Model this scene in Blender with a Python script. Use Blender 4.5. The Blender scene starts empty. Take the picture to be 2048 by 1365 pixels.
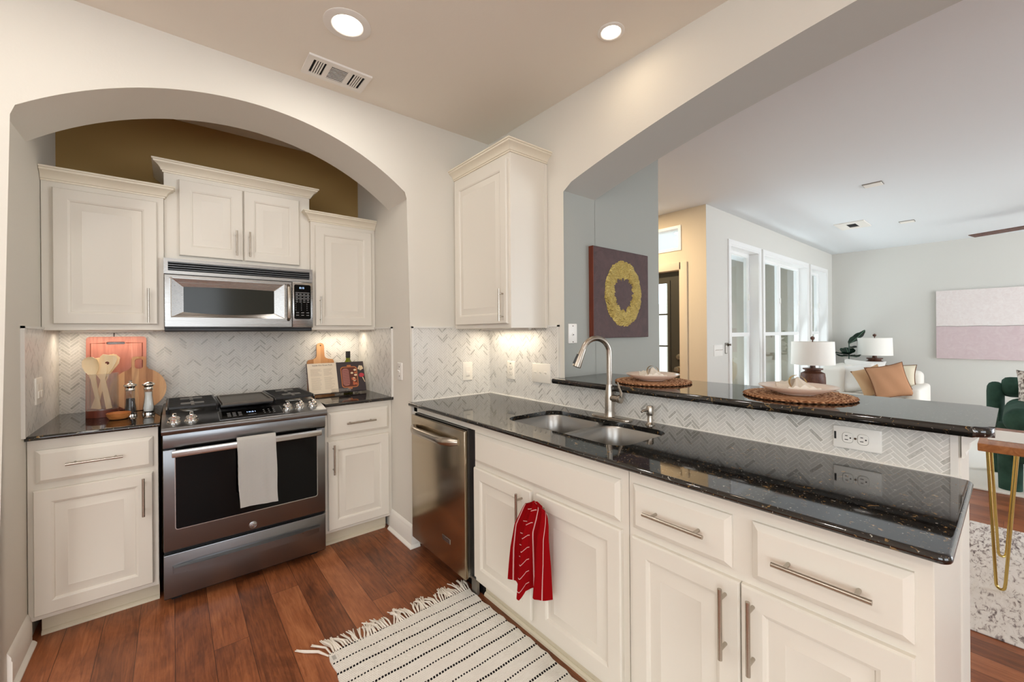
import bpy, bmesh, math, random
from mathutils import Vector, Matrix
random.seed(7)
S = bpy.context.scene
C = S.collection
PI = math.pi

# ------------------------------------------------------------------ camera, world, exposure
F_PX, YAW, CY, ROLL = 826.37, 0.6876, 665.1, -0.0078
EYE = 1.335
def setup_camera():
    cy, sy = math.cos(YAW), math.sin(YAW)
    r = Vector((cy, -sy, 0)); f = Vector((sy, cy, 0)); u = Vector((0, 0, 1))
    r3 = r * math.cos(ROLL) + u * math.sin(ROLL)
    u3 = -r * math.sin(ROLL) + u * math.cos(ROLL)
    cam = bpy.data.cameras.new('camera'); o = bpy.data.objects.new('camera', cam); C.objects.link(o)
    m = Matrix((r3, u3, -f)).transposed().to_4x4(); m.translation = (0, 0, EYE)
    o.matrix_world = m
    cam.sensor_fit = 'HORIZONTAL'; cam.sensor_width = 36.0
    cam.lens = F_PX * 36.0 / 2048.0
    cam.shift_x = 0.0; cam.shift_y = -(682.5 - CY) / 2048.0
    cam.clip_start = 0.02; cam.clip_end = 200
    S.camera = o
setup_camera()
S.view_settings.view_transform = 'Standard'
S.view_settings.look = 'None'
S.view_settings.gamma = 1.0
S.view_settings.use_curve_mapping = False
S.view_settings.exposure = 0.12
W = bpy.data.worlds.new('sky'); S.world = W; W.use_nodes = True
wn = W.node_tree.nodes; wn['Background'].inputs[0].default_value = (0.86, 0.93, 1.0, 1); wn['Background'].inputs[1].default_value = 4.0

def area_light(name, loc, target, sx, sy, power, color, shape='RECTANGLE', spread=PI):
    L = bpy.data.lights.new(name, 'AREA'); L.shape = shape; L.size = sx
    if shape in ('RECTANGLE', 'ELLIPSE'): L.size_y = sy
    L.energy = power; L.color = color; L.spread = spread
    o = bpy.data.objects.new(name, L); C.objects.link(o)
    o.location = loc
    d = Vector(target) - Vector(loc)
    o.rotation_euler = d.to_track_quat('-Z', 'Y').to_euler()
    return o
DAY = (0.92, 0.965, 1.0)
SOFT = (1.0, 0.95, 0.88)
# added fill lights at unseen openings behind the camera and on the dining side
area_light('kitchen_fill_light', (-0.6, -3.35, 1.55), (-0.4, 0, 2.1), 2.6, 1.7, 7, (0.98, 0.99, 1.0))
area_light('side_fill_light', (-2.55, -1.2, 1.5), (0, -0.9, 1.8), 2.2, 1.6, 15, (0.98, 0.99, 1.0))
area_light('dining_fill_light', (7.3, -4.4, 1.35), (7.6, 0, 1.3), 3.2, 2.2, 80, DAY)
area_light('porch_floor_fill', (6.9, 2.56, 0.03), (6.9, 1.9, 2.0), 3.8, 0.5, 130, (0.95, 0.98, 1.0))  # added upward fill on the porch floor, hidden below the window sills

# ------------------------------------------------------------------ node helper
def lin(c):
    if max(c) > 1.0: c = [v / 255.0 for v in c]
    return tuple((v / 12.92 if v <= 0.04045 else ((v + 0.055) / 1.055) ** 2.4) for v in c) + (1.0,)
class X:                       # a socket with arithmetic
    def __init__(s, t, k): s.t = t; s.k = k
    def _m(s, op, *a):
        n = s.t.nodes.new('ShaderNodeMath'); n.operation = op
        for i, v in enumerate((s,) + a):
            if isinstance(v, X): s.t.links.new(v.k, n.inputs[i])
            else: n.inputs[i].default_value = v
        return X(s.t, n.outputs[0])
    def __add__(s, o): return s._m('ADD', o)
    def __sub__(s, o): return s._m('SUBTRACT', o)
    def __mul__(s, o): return s._m('MULTIPLY', o)
    def __truediv__(s, o): return s._m('DIVIDE', o)
    def floor(s): return s._m('FLOOR')
    def fract(s): return s._m('FRACT')
    def mod(s, n): return s._m('FLOORED_MODULO', n)
    def lt(s, n): return s._m('LESS_THAN', n)
    def gt(s, n): return s._m('GREATER_THAN', n)
    def min(s, o): return s._m('MINIMUM', o)
    def max(s, o): return s._m('MAXIMUM', o)
    def abs(s): return s._m('ABSOLUTE')
    def pow(s, n): return s._m('POWER', n)
    def mix(s, a, b): return b * s + a * (s * -1.0 + 1.0)     # a where 0, b where 1
def rsub(a, x): return x * -1.0 + a
class Mat:
    def __init__(s, name, color=(200, 200, 200), rough=0.5, metal=0.0, spec=0.5, coat=0.0):
        m = bpy.data.materials.new(name); m.use_nodes = True
        s.m = m; s.t = m.node_tree; s.b = s.t.nodes['Principled BSDF']; s.out = s.t.nodes['Material Output']
        i = s.b.inputs
        i['Base Color'].default_value = lin(color); i['Roughness'].default_value = rough
        i['Metallic'].default_value = metal; i['Specular IOR Level'].default_value = spec
        i['Coat Weight'].default_value = coat; i['Coat Roughness'].default_value = 0.05
    def node(s, kind, **kw):
        n = s.t.nodes.new(kind)
        for k, v in kw.items():
            if k in n.inputs and not hasattr(n, k): n.inputs[k].default_value = v
            else: setattr(n, k, v)
        return n
    def obj(s): return s.t.nodes.new('ShaderNodeTexCoord').outputs['Object']
    def pos(s): return s.t.nodes.new('ShaderNodeNewGeometry').outputs['Position']
    def sep(s, v):
        n = s.t.nodes.new('ShaderNodeSeparateXYZ'); s.t.links.new(v, n.inputs[0])
        return [X(s.t, n.outputs[i]) for i in range(3)]
    def comb(s, *a):
        n = s.t.nodes.new('ShaderNodeCombineXYZ')
        for i, v in enumerate(a):
            if isinstance(v, X): s.t.links.new(v.k, n.inputs[i])
            else: n.inputs[i].default_value = v
        return n.outputs[0]
    def scale(s, v, sc):
        n = s.node('ShaderNodeVectorMath', operation='MULTIPLY'); s.t.links.new(v, n.inputs[0]); n.inputs[1].default_value = sc
        return n.outputs[0]
    def noise(s, v, scale, detail=3.0, rough=0.5, dist=0.0):
        n = s.t.nodes.new('ShaderNodeTexNoise'); s.t.links.new(v, n.inputs['Vector'])
        n.inputs['Scale'].default_value = scale; n.inputs['Detail'].default_value = detail
        n.inputs['Roughness'].default_value = rough; n.inputs['Distortion'].default_value = dist
        return X(s.t, n.outputs[0])
    def vor(s, v, scale, feature='F1', out='Distance'):
        n = s.t.nodes.new('ShaderNodeTexVoronoi'); n.feature = feature; s.t.links.new(v, n.inputs['Vector']); n.inputs['Scale'].default_value = scale
        return X(s.t, n.outputs[out])
    def white(s, a, b=0.0, c=0.0):
        n = s.t.nodes.new('ShaderNodeTexWhiteNoise'); s.t.links.new(s.comb(a, b, c), n.inputs['Vector'])
        return X(s.t, n.outputs['Value'])
    def ramp(s, f, stops, interp='LINEAR'):
        n = s.t.nodes.new('ShaderNodeValToRGB'); n.color_ramp.interpolation = interp
        e = n.color_ramp.elements
        while len(e) > 1: e.remove(e[-1])
        for i, (p, c) in enumerate(stops):
            q = e[0] if i == 0 else e.new(p)
            q.position = p; q.color = lin(c)
        s.t.links.new(f.k, n.inputs[0]); return n.outputs[0]
    def mixc(s, f, a, b, mode='MIX'):
        n = s.t.nodes.new('ShaderNodeMix'); n.data_type = 'RGBA'; n.blend_type = mode
        if isinstance(f, X): s.t.links.new(f.k, n.inputs[0])
        else: n.inputs[0].default_value = f
        for i, v in ((6, a), (7, b)):
            if isinstance(v, (tuple, list)): n.inputs[i].default_value = lin(v)
            else: s.t.links.new(v, n.inputs[i])
        return n.outputs[2]
    def color(s, sock): s.t.links.new(sock, s.b.inputs['Base Color']); return s
    def rough(s, x): s.t.links.new(x.k, s.b.inputs['Roughness']); return s
    def bump(s, x, dist=0.001, strength=1.0):
        n = s.t.nodes.new('ShaderNodeBump'); n.inputs['Distance'].default_value = dist; n.inputs['Strength'].default_value = strength
        s.t.links.new(x.k, n.inputs['Height']); s.t.links.new(n.outputs[0], s.b.inputs['Normal']); return s
    def emit(s, c, k): s.b.inputs['Emission Color'].default_value = lin(c); s.b.inputs['Emission Strength'].default_value = k; return s
M = {}
def paint(name, c, rough=0.75, tex=0.0006, sc=110):
    a = Mat(name, c, rough, spec=0.3); p = a.pos()
    a.bump(a.noise(p, sc, 2.0), tex, 0.55); M[name] = a.m
paint('kitchen_wall_paint', (224, 219, 208))
paint('kitchen_ceiling_paint', (240, 233, 220))
paint('hall_wall_shaded_paint', (164, 166, 159))  # greige darkened: shade on the hall wall and jamb put into the colour
paint('living_wall_paint', (216, 214, 207))
paint('living_ceiling_paint', (228, 232, 234))
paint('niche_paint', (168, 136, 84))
paint('header_paint', (196, 197, 191))
paint('entry_paint', (228, 212, 186))
paint('trim_paint', (238, 234, 226), 0.4, 0.0001)
paint('stucco', (150, 143, 126), 0.9, 0.008, 45)
def cab(name, c, rough=0.38):
    a = Mat(name, c, rough, spec=0.4); p = a.pos()
    a.bump(a.noise(a.scale(p, (1, 1, .25)), 60, 2.0), 0.0002, 0.4); M[name] = a.m
cab('cabinet_paint', (227, 221, 209)); cab('crown_paint', (231, 222, 202)); cab('toe_paint', (222, 212, 188))
def plain(name, c, rough=0.5, metal=0.0, spec=0.5, coat=0.0):
    M[name] = Mat(name, c, rough, metal, spec, coat).m
plain('white_plastic', (236, 233, 226), 0.35); plain('almond_plastic', (238, 232, 220), 0.35)
plain('dark_slot', (30, 28, 27), 0.6); plain('black_plastic', (18, 18, 19), 0.35)
plain('black_gloss', (10, 10, 10), 0.1, 0, 0.14); plain('microwave_glass', (40, 42, 38), 0.12, 0, 0.3); plain('cast_iron', (30, 30, 31), 0.34, 0.0, 0.6); plain('burner_grey', (120, 118, 114), 0.45, 0.5)
plain('griddle_metal', (96, 90, 82), 0.42, 0.6); plain('black_void', (10, 10, 10), 0.9)
plain('chrome', (225, 222, 216), 0.12, 1.0); plain('gold_metal', (206, 170, 92), 0.24, 1.0)
plain('brass_leg', (206, 178, 104), 0.2, 1.0); plain('bronze_metal', (90, 74, 60), 0.35, 0.9)
plain('clip_metal', (150, 146, 138), 0.4, 0.8)
def steel(name, c, rough, axis, amount=0.35):
    a = Mat(name, c, rough, 1.0)
    sc = {'x': (4, 260, 260), 'y': (260, 4, 260), 'z': (260, 260, 4)}[axis]
    n = a.noise(a.scale(a.pos(), sc), 1.0, 2.0)
    a.bump(n, 0.00005, amount); a.rough(n * 0.10 + (rough - 0.05)); a.b.inputs['Anisotropic'].default_value = 0.45; M[name] = a.m
plain('nickel', (182, 174, 163), 0.27, 1.0)
steel('steel_dark', (134, 136, 139), 0.30, 'x', 0.0); steel('steel_microwave', (160, 158, 155), 0.28, 'x', 0.05)
steel('steel_dishwasher', (186, 172, 150), 0.22, 'z', 0.3); steel('steel_sink', (172, 170, 166), 0.3, 'y')
steel('steel_bright', (190, 190, 190), 0.24, 'y', 0.0)
def glass(name, tint=(255, 255, 255), rough=0.0, haze=0.0):
    m = bpy.data.materials.new(name); m.use_nodes = True; t = m.node_tree
    for n in list(t.nodes): t.nodes.remove(n)
    o = t.nodes.new('ShaderNodeOutputMaterial'); mx = t.nodes.new('ShaderNodeMixShader')
    tr = t.nodes.new('ShaderNodeBsdfTransparent'); gl = t.nodes.new('ShaderNodeBsdfGlossy'); fr = t.nodes.new('ShaderNodeMath'); fr.operation = 'MULTIPLY_ADD'; lw = t.nodes.new('ShaderNodeLayerWeight'); lw.inputs[0].default_value = 0.25; fr.inputs[1].default_value = 0.5; fr.inputs[2].default_value = 0.035; t.links.new(lw.outputs['Facing'], fr.inputs[0])
    tr.inputs[0].default_value = lin(tint); gl.inputs['Roughness'].default_value = rough; 
    t.links.new(fr.outputs[0], mx.inputs[0]); t.links.new(tr.outputs[0], mx.inputs[1]); t.links.new(gl.outputs[0], mx.inputs[2])
    t.links.new(mx.outputs[0], o.inputs[0]); M[name] = m
    if haze:
        df = t.nodes.new('ShaderNodeBsdfDiffuse'); df.inputs[0].default_value = lin((240, 236, 230)); m2 = t.nodes.new('ShaderNodeMixShader'); m2.inputs[0].default_value = haze
        t.links.new(mx.outputs[0], m2.inputs[1]); t.links.new(df.outputs[0], m2.inputs[2]); t.links.new(m2.outputs[0], o.inputs[0])
glass('window_glass', (240, 246, 248)); glass('clear_acrylic', (246, 244, 242), 0.0, 0.07); glass('shaker_glass', (236, 238, 238))
glass('olive_glass', (150, 160, 40))

# granite
def granite():
    a = Mat('granite', (14, 14, 15), 0.05, 0, 0.5); a.b.inputs['IOR'].default_value = 1.75; p = a.pos()
    v1 = a.noise(p, 95, 3, 0.65, 0.6); v2 = a.noise(p, 58, 4, 0.7, 1.0); v3 = a.noise(p, 26, 3, 0.6, 0.8)
    base = a.ramp(v3, [(0.3, (10, 10, 11)), (0.55, (20, 19, 18)), (0.75, (36, 30, 24))])
    c1 = a.mixc(v2.gt(0.635), base, (138, 108, 64))
    c2 = a.mixc(v1.gt(0.67), c1, (164, 160, 150))
    a.color(c2); M['granite'] = a.m
granite()
# wooden floor
def floor_mat(name, tones, pw, pl, axis, rough):
    a = Mat(name, (110, 60, 35), rough, 0, 0.45)
    x, y, z = a.sep(a.pos())
    if axis == 'x': x, y = y, x
    r = (x / pw).floor(); off = a.white(r, 3.1)
    yy = y / pl + off * 3.0; cidx = yy.floor()
    rnd = a.white(r, cidx, 1.7)
    fx = (x / pw).fract(); fy = yy.fract()
    ex = fx.min(rsub(1.0, fx)) * pw; ey = fy.min(rsub(1.0, fy)) * pl
    gap = ex.min(ey).lt(0.0011)
    gv = a.comb(x * 75.0 + rnd * 30.0, y * 5.0 + rnd * 17.0, rnd * 9.0)
    g1 = a.noise(gv, 1.0, 5, 0.62, 1.2)
    bv = a.comb(x * 5.0 + rnd * 11.0, y * 2.6 + rnd * 7.0, rnd * 5.0)
    g2 = a.noise(bv, 1.0, 4, 0.6, 1.6)
    f = rnd * 0.24 + g1 * 0.66 + g2 * 0.56 - 0.24
    col = a.ramp(f, tones)
    a.color(a.mixc(gap * 0.75, col, (38, 20, 12)))
    wave = a.noise(a.comb(x * 9.0 + rnd * 40.0, y * 5.0, rnd), 1.0, 2)
    a.rough(g1 * 0.2 + (rough - 0.1))
    a.bump(wave * 1.0 + g1 * 0.25 - gap * 0.5, 0.0022, 0.6); M[name] = a.m
floor_mat('hickory_floor', [(0.14, (66, 36, 22)), (0.36, (120, 68, 40)), (0.55, (156, 92, 56)), (0.80, (190, 124, 82))], 0.127, 1.15, 'y', 0.36)
# herringbone marble
def herring(name, axis):
    a = Mat(name, (214, 210, 203), 0.32, 0, 0.5)
    x, y, z = a.sep(a.pos()); h = {'x': x, 'y': y}[axis]
    Wd = 0.0128; n = 4.0; q = 0.70710678 / Wd
    u = (h + z) * q; v = (z - h) * q
    i = u.floor(); j = v.floor(); fu = u.fract(); fv = v.fract()
    k = (i - j).mod(2 * n)
    hz = k.lt(n - 0.5)
    kv = k - n
    along = hz.mix(rsub(n - 1.0, kv) + fv, k + fu)
    across = hz.mix(fu, fv)
    idx = hz.mix(i, i - k); idy = hz.mix(j - rsub(n - 1.0, kv), j)
    rnd = a.white(idx, idy, hz * 3.0 + 1.0)
    d = along.min(rsub(n, along)).min(across.min(rsub(1.0, across)))
    grout = d.lt(0.075)
    vein = a.noise(a.comb(h * 60.0 + rnd * 50.0, z * 60.0, rnd * 20.0), 1.0, 4, 0.6, 1.5)
    f = rnd.pow(3.6) * 0.62 + vein.pow(3.0) * 1.0 - 0.06
    col = a.ramp(f, [(0.0, (216, 213, 206)), (0.3, (208, 205, 198)), (0.6, (184, 181, 173)), (1.0, (150, 147, 140))])
    a.color(a.mixc(grout, col, (238, 235, 228)))
    a.rough(grout * 0.4 + 0.28)
    a.bump(d.min(0.14), 0.004, 0.5); M[name] = a.m
herring('herringbone_x', 'x'); herring('herringbone_y', 'y')
plain('marble_pencil', (226, 223, 216), 0.3)
# woods: grain along the object's own axis
def wood(name, stops, axis='z', sc=26.0, stretch=0.09, rough=0.42, strips=0.0):
    a = Mat(name, (150, 100, 60), rough, 0, 0.4); o = a.obj()
    x, y, z = a.sep(o)
    if axis == 'x': x, z = z, x
    g = a.noise(a.comb(x * sc, y * sc, z * sc * stretch), 1.0, 4, 0.6, 1.3)
    f = g
    if strips: f = a.white((x / strips).floor(), 2.0) * 0.62 + g * 0.42
    a.color(a.ramp(f, stops)); a.bump(g, 0.0004, 0.3); M[name] = a.m
wood('red_board_wood', [(0.25, (140, 84, 70)), (0.5, (166, 104, 88)), (0.75, (188, 128, 110))])
wood('dark_edge_wood', [(0.3, (92, 40, 26)), (0.7, (122, 58, 38))])
wood('acacia_wood', [(0.2, (150, 96, 54)), (0.45, (196, 140, 92)), (0.7, (216, 168, 118)), (0.9, (128, 76, 40))], strips=0.03)
wood('beech_wood', [(0.3, (246, 218, 170)), (0.7, (252, 232, 196))], rough=0.55)
wood('paddle_wood', [(0.25, (176, 122, 76)), (0.5, (202, 148, 100)), (0.75, (214, 164, 116))], strips=0.05)
wood('bowl_wood', [(0.25, (150, 86, 40)), (0.5, (196, 124, 66)), (0.75, (212, 150, 92))], axis='x', sc=34)
wood('table_wood', [(0.3, (150, 92, 52)), (0.7, (186, 122, 74))], axis='x', rough=0.2)
wood('lamp_wood', [(0.25, (58, 32, 22)), (0.5, (92, 54, 38)), (0.75, (118, 76, 56))], sc=40, stretch=.5)
def cloth(name, c, c2=None, sc=420, dist=0.0006, rough=0.95):
    a = Mat(name, c, rough, 0, 0.15); o = a.obj()
    n = a.noise(o, sc, 2); a.bump(n, dist, 0.6)
    if c2: a.color(a.ramp(a.noise(o, 9, 4), [(0.35, c), (0.65, c2)]))
    M[name] = a.m
cloth('sofa_fabric', (236, 230, 220)); cloth('white_pillow_fabric', (238, 234, 228)); cloth('cream_pillow_fabric', (226, 214, 190))
cloth('tan_pillow_fabric', (198, 160, 122)); cloth('caramel_pillow_fabric', (188, 140, 106)); cloth('piping_fabric', (124, 84, 60))
cloth('green_velvet', (38, 62, 52), (56, 86, 74), 300, 0.0003, 0.7); cloth('ottoman_fabric', (230, 216, 192))
cloth('napkin_linen', (238, 230, 218)); cloth('cream_rug_pile', (236, 232, 224), None, 200, 0.003)
cloth('runner_linen', (240, 238, 232)); cloth('shade_linen', (250, 246, 238)); plain('white_ceramic', (244, 224, 208), 0.22)

# ------------------------------------------------------------------ mesh + object helpers
V = Vector
class MB:
    def __init__(s): s.bm = bmesh.new()
    def box(s, a, b, bev=0.0, seg=2, only=None):
        a, b = V(a), V(b)
        lo = V((min(a[i], b[i]) for i in range(3))); hi = V((max(a[i], b[i]) for i in range(3)))
        r = bmesh.ops.create_cube(s.bm, size=1.0); vs = r['verts']
        for v in vs: v.co = V((lo[i] + (v.co[i] + 0.5) * (hi[i] - lo[i]) for i in range(3)))
        if bev:
            es = list({e for v in vs for e in v.link_edges})
            if only: es = [e for e in es if only((e.verts[0].co + e.verts[1].co) / 2)]
            bmesh.ops.bevel(s.bm, geom=es, offset=bev, segments=seg, profile=0.5, affect='EDGES', clamp_overlap=True)
        return s
    def face(s, pts): 
        return s.bm.faces.new([s.bm.verts.new(p) for p in pts])
    def grid(s, rows, closed_u=False, closed_v=False):
        vs = [[s.bm.verts.new(p) for p in r] for r in rows]
        n, m = len(vs), len(vs[0])
        for i in range(n if closed_v else n - 1):
            for j in range(m if closed_u else m - 1):
                a, b, c, d = vs[i][j], vs[i][(j + 1) % m], vs[(i + 1) % n][(j + 1) % m], vs[(i + 1) % n][j]
                if len({a, b, c, d}) == 4: s.bm.faces.new((a, b, c, d))
        return vs
    def lathe(s, prof, c, axis=(0, 0, 1), seg=24, cap=True):
        ax = V(axis).normalized(); q = V((0, 0, 1)).rotation_difference(ax); c = V(c)
        rows = [[c + q @ V((r * math.cos(2 * PI * k / seg), r * math.sin(2 * PI * k / seg), h)) for k in range(seg)] for r, h in prof]
        vs = s.grid(rows, closed_u=True)
        if cap:
            for row, rev in ((vs[0], True), (vs[-1], False)):
                try: s.bm.faces.new(row[::-1] if rev else row)
                except ValueError: pass
        return s
    def cyl(s, a, b, r, seg=16, r2=None):
        a, b = V(a), V(b); return s.lathe([(r, 0), (r if r2 is None else r2, (b - a).length)], a, b - a, seg)
    def tube(s, pts, r, seg=12, cap=True, closed=False, flat=1.0, up=None):
        pts = [V(p) for p in pts]; n = len(pts); rows = []; prev = None
        for i, p in enumerate(pts):
            if closed: t = pts[(i + 1) % n] - pts[i - 1]
            else: t = pts[min(i + 1, n - 1)] - pts[max(i - 1, 0)]
            t.normalize()
            if prev is None:
                u = V(up) if up else (V((0, 0, 1)) if abs(t.z) < 0.9 else V((1, 0, 0)))
            else: u = prev
            u = (u - t * u.dot(t)).normalized(); prev = u; w = t.cross(u)
            rr = r[i] if isinstance(r, (list, tuple)) else r
            rows.append([p + (u * math.sin(2 * PI * k / seg) * flat + w * math.cos(2 * PI * k / seg)) * rr for k in range(seg)])
        vs = s.grid(rows, closed_u=True, closed_v=closed)
        if cap and not closed: s.bm.faces.new(vs[0][::-1]); s.bm.faces.new(vs[-1])
        return s
    def prism(s, outline, f, d0, d1, bev=0.0, seg=3, holes=()):
        """outline: 2-D points; f(u, v, d) -> 3-D; extruded from d0 to d1, with an optional rounded rim at d1"""
        a = [s.bm.verts.new(f(u, v, d0)) for u, v in outline]
        b = [s.bm.verts.new(f(u, v, d1)) for u, v in outline]
        n = len(outline); new = []
        new.append(s.bm.faces.new(a[::-1])); top = s.bm.faces.new(b); new.append(top)
        for i in range(n): new.append(s.bm.faces.new((a[i], a[(i + 1) % n], b[(i + 1) % n], b[i])))
        if bev:
            bmesh.ops.bevel(s.bm, geom=list(top.edges), offset=bev, segments=seg, profile=0.5, affect='EDGES', clamp_overlap=True)
        return s
    def nest(s, O, u, v, n, loops, w, h):
        """concentric rectangles (inset, height along n) on a w x h panel: raised-panel doors, bevelled drawer fronts"""
        O, u, v, n = V(O), V(u), V(v), V(n)
        rows = []
        for ins, d in loops:
            rows.append([O + u * a + v * b + n * d for a, b in ((ins, ins), (w - ins, ins), (w - ins, h - ins), (ins, h - ins))])
        vs = s.grid(rows, closed_u=True)
        s.bm.faces.new(vs[-1]); s.bm.faces.new(vs[0][::-1])
        return s
    def sweep(s, prof, path, up=(0, 0, 1), closed=False, cap=True):
        """profile (out, up) swept along a horizontal path with mitred corners; out is to the right of travel"""
        path = [V(p) for p in path]; n = len(path); rows = []
        for i, p in enumerate(path):
            d0 = (path[i] - path[i - 1]).normalized() if i or closed else None
            d1 = (path[(i + 1) % n] - p).normalized() if i < n - 1 or closed else None
            d0 = d0 or d1; d1 = d1 or d0
            o0 = d0.cross(V(up)); o1 = d1.cross(V(up)); o = (o0 + o1)
            o = o / max(1e-6, o.dot(o0))
            rows.append([p + o * a + V(up) * b for a, b in prof])
        vs = s.grid(rows, closed_u=True, closed_v=closed)
        if cap and not closed: s.bm.faces.new(vs[0]); s.bm.faces.new(vs[-1][::-1])
        return s
    def xf(s, mat):
        bmesh.ops.transform(s.bm, matrix=mat, verts=s.bm.verts[:]); return s
def top_of(o):
    while o.parent: o = o.parent
    return o
def link(name, mb, mat, parent=None, local=False, ang=32, smooth=True):
    me = bpy.data.meshes.new(name)
    bmesh.ops.recalc_face_normals(mb.bm, faces=mb.bm.faces[:])
    mb.bm.to_mesh(me); mb.bm.free()
    me.materials.append(M[mat] if isinstance(mat, str) else mat)
    if smooth:
        me.polygons.foreach_set('use_smooth', [True] * len(me.polygons))
        me.set_sharp_from_angle(angle=math.radians(ang))
    o = bpy.data.objects.new(name, me); C.objects.link(o)
    if parent is not None:
        o.parent = parent
        if not local:
            r = top_of(parent)
            m = Matrix.LocRotScale(r.location, r.rotation_euler, None)
            me.transform(m.inverted())
    return o
def merge(o, mb, mat, ang=32):
    """add more geometry of another colour to a part's mesh (printing, seams, inlays)"""
    me = bpy.data.meshes.new('t'); bmesh.ops.recalc_face_normals(mb.bm, faces=mb.bm.faces[:]); mb.bm.to_mesh(me); mb.bm.free()
    r = top_of(o)
    if r is not o: me.transform(Matrix.LocRotScale(r.location, r.rotation_euler, None).inverted())
    m = M[mat] if isinstance(mat, str) else mat
    o.data.materials.append(m); k = len(o.data.materials) - 1
    bm = bmesh.new(); bm.from_mesh(o.data); n = len(bm.faces); bm.from_mesh(me); bm.faces.ensure_lookup_table()
    for fc in bm.faces[n:]: fc.material_index = k; fc.smooth = True
    bm.to_mesh(o.data); bm.free(); bpy.data.meshes.remove(me); o.data.set_sharp_from_angle(angle=math.radians(ang))
    return o
def tag(o, label, cat, group=None, kind=None):
    o['label'] = label; o['category'] = cat
    if group: o['group'] = group
    if kind: o['kind'] = kind
    return o
def thing(name, label, cat, loc=(0, 0, 0), rotz=0.0, group=None):
    o = bpy.data.objects.new(name, None); C.objects.link(o)
    o.empty_display_size = 0.05; o.location = loc; o.rotation_euler = (0, 0, rotz)
    return tag(o, label, cat, group)
def weighted(o):
    m = o.modifiers.new('weighted_normals', 'WEIGHTED_NORMAL'); m.keep_sharp = True; m.weight = 80; return o
def solo(name, mb, mat, label, cat, group=None, kind=None, ang=32):
    """a thing that is one mesh: origin moved to its base centre"""
    o = link(name, mb, mat, ang=ang)
    co = [v.co for v in o.data.vertices]
    c = V(((min(v.x for v in co) + max(v.x for v in co)) / 2, (min(v.y for v in co) + max(v.y for v in co)) / 2, min(v.z for v in co)))
    o.data.transform(Matrix.Translation(-c)); o.location = c
    return tag(o, label, cat, group, kind)
def struct(name, mb, mat, parent=None, ang=32):
    o = link(name, mb, mat, parent, ang=ang)
    if parent is None: o['kind'] = 'structure'
    return o
def dup(o, parent=None):
    c = o.copy(); C.objects.link(c)
    if parent is not None: c.parent = parent
    for ch in list(o.children): dup(ch, c)
    return c
def arc(cx, cy, r, a0, a1, n): return [(cx + r * math.cos(a0 + (a1 - a0) * k / n), cy + r * math.sin(a0 + (a1 - a0) * k / n)) for k in range(n + 1)]
def rrect(w, h, r, n=5, cx=0.0, cy=0.0):
    o = []
    for sx, sy, a in ((1, -1, -PI / 2), (1, 1, 0), (-1, 1, PI / 2), (-1, -1, PI)):
        o += arc(cx + sx * (w / 2 - r), cy + sy * (h / 2 - r), r, a, a + PI / 2, n)
    return o
YP = lambda u, v, d: V((u, -d, v))          # plane facing -Y: u = x, v = z, d towards the viewer
def fy(y): return lambda u, v, d: V((u, y - d, v))
def fx(x): return lambda u, v, d: V((x - d, u, v))
def fz(z): return lambda u, v, d: V((u, v, z + d))
def text_mesh(body, size, mat, parent, origin, u, v, n, name='lettering', depth=0.0006, align='CENTER', bold=0.0, wide=1.0):
    cu = bpy.data.curves.new('letters', 'FONT'); cu.body = body; cu.size = size; cu.extrude = depth; cu.align_x = align; cu.align_y = 'CENTER'; cu.offset = bold
    cu.resolution_u = 2
    t = bpy.data.objects.new('letters', cu); C.objects.link(t)
    dg = bpy.context.evaluated_depsgraph_get(); me = bpy.data.meshes.new_from_object(t.evaluated_get(dg))
    bpy.data.objects.remove(t); bpy.data.curves.remove(cu)
    me.transform(Matrix.Diagonal((wide, 1, 1, 1)))
    m = Matrix((V(u), V(v), V(n))).transposed().to_4x4(); m.translation = V(origin)
    me.transform(m)
    if m.determinant() < 0: me.flip_normals()
    me.materials.clear(); me.materials.append(M[mat]); me.name = name
    o = bpy.data.objects.new(name, me); C.objects.link(o); o.parent = parent
    r = top_of(parent); me.transform(Matrix.LocRotScale(r.location, r.rotation_euler, None).inverted())
    return o

# ------------------------------------------------------------------ key dimensions
ZC = 2.684                       # ceiling
YW, YH, YB = 2.395, 2.73, 3.33   # arch wall front, arch wall back, alcove back wall
XL, XR = -0.49, 1.15             # alcove sides
XB, XB2 = 1.76, 2.07             # bar wall kitchen side / dining side
YJ = 1.685                       # hall wall plane and bar opening jamb
YE = 0.10                        # free end of the half wall
XD, YN, XF = 4.392, 2.081, 9.148 # entry wall, window wall, far wall

# ------------------------------------------------------------------ the setting
b = MB(); b.box((-2.9, -4.6, -0.1), (9.5, 4.6, 0)); struct('floor', b, 'hickory_floor')
b = MB(); b.box((-2.9, -3.7, ZC), (XB + 0.15, 3.6, ZC + 0.1)); struct('ceiling', b, 'kitchen_ceiling_paint')
b = MB(); b.box((XB + 0.15, -4.6, ZC), (9.5, 4.6, ZC + 0.1)); struct('ceiling_living', b, 'living_ceiling_paint')
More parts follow.
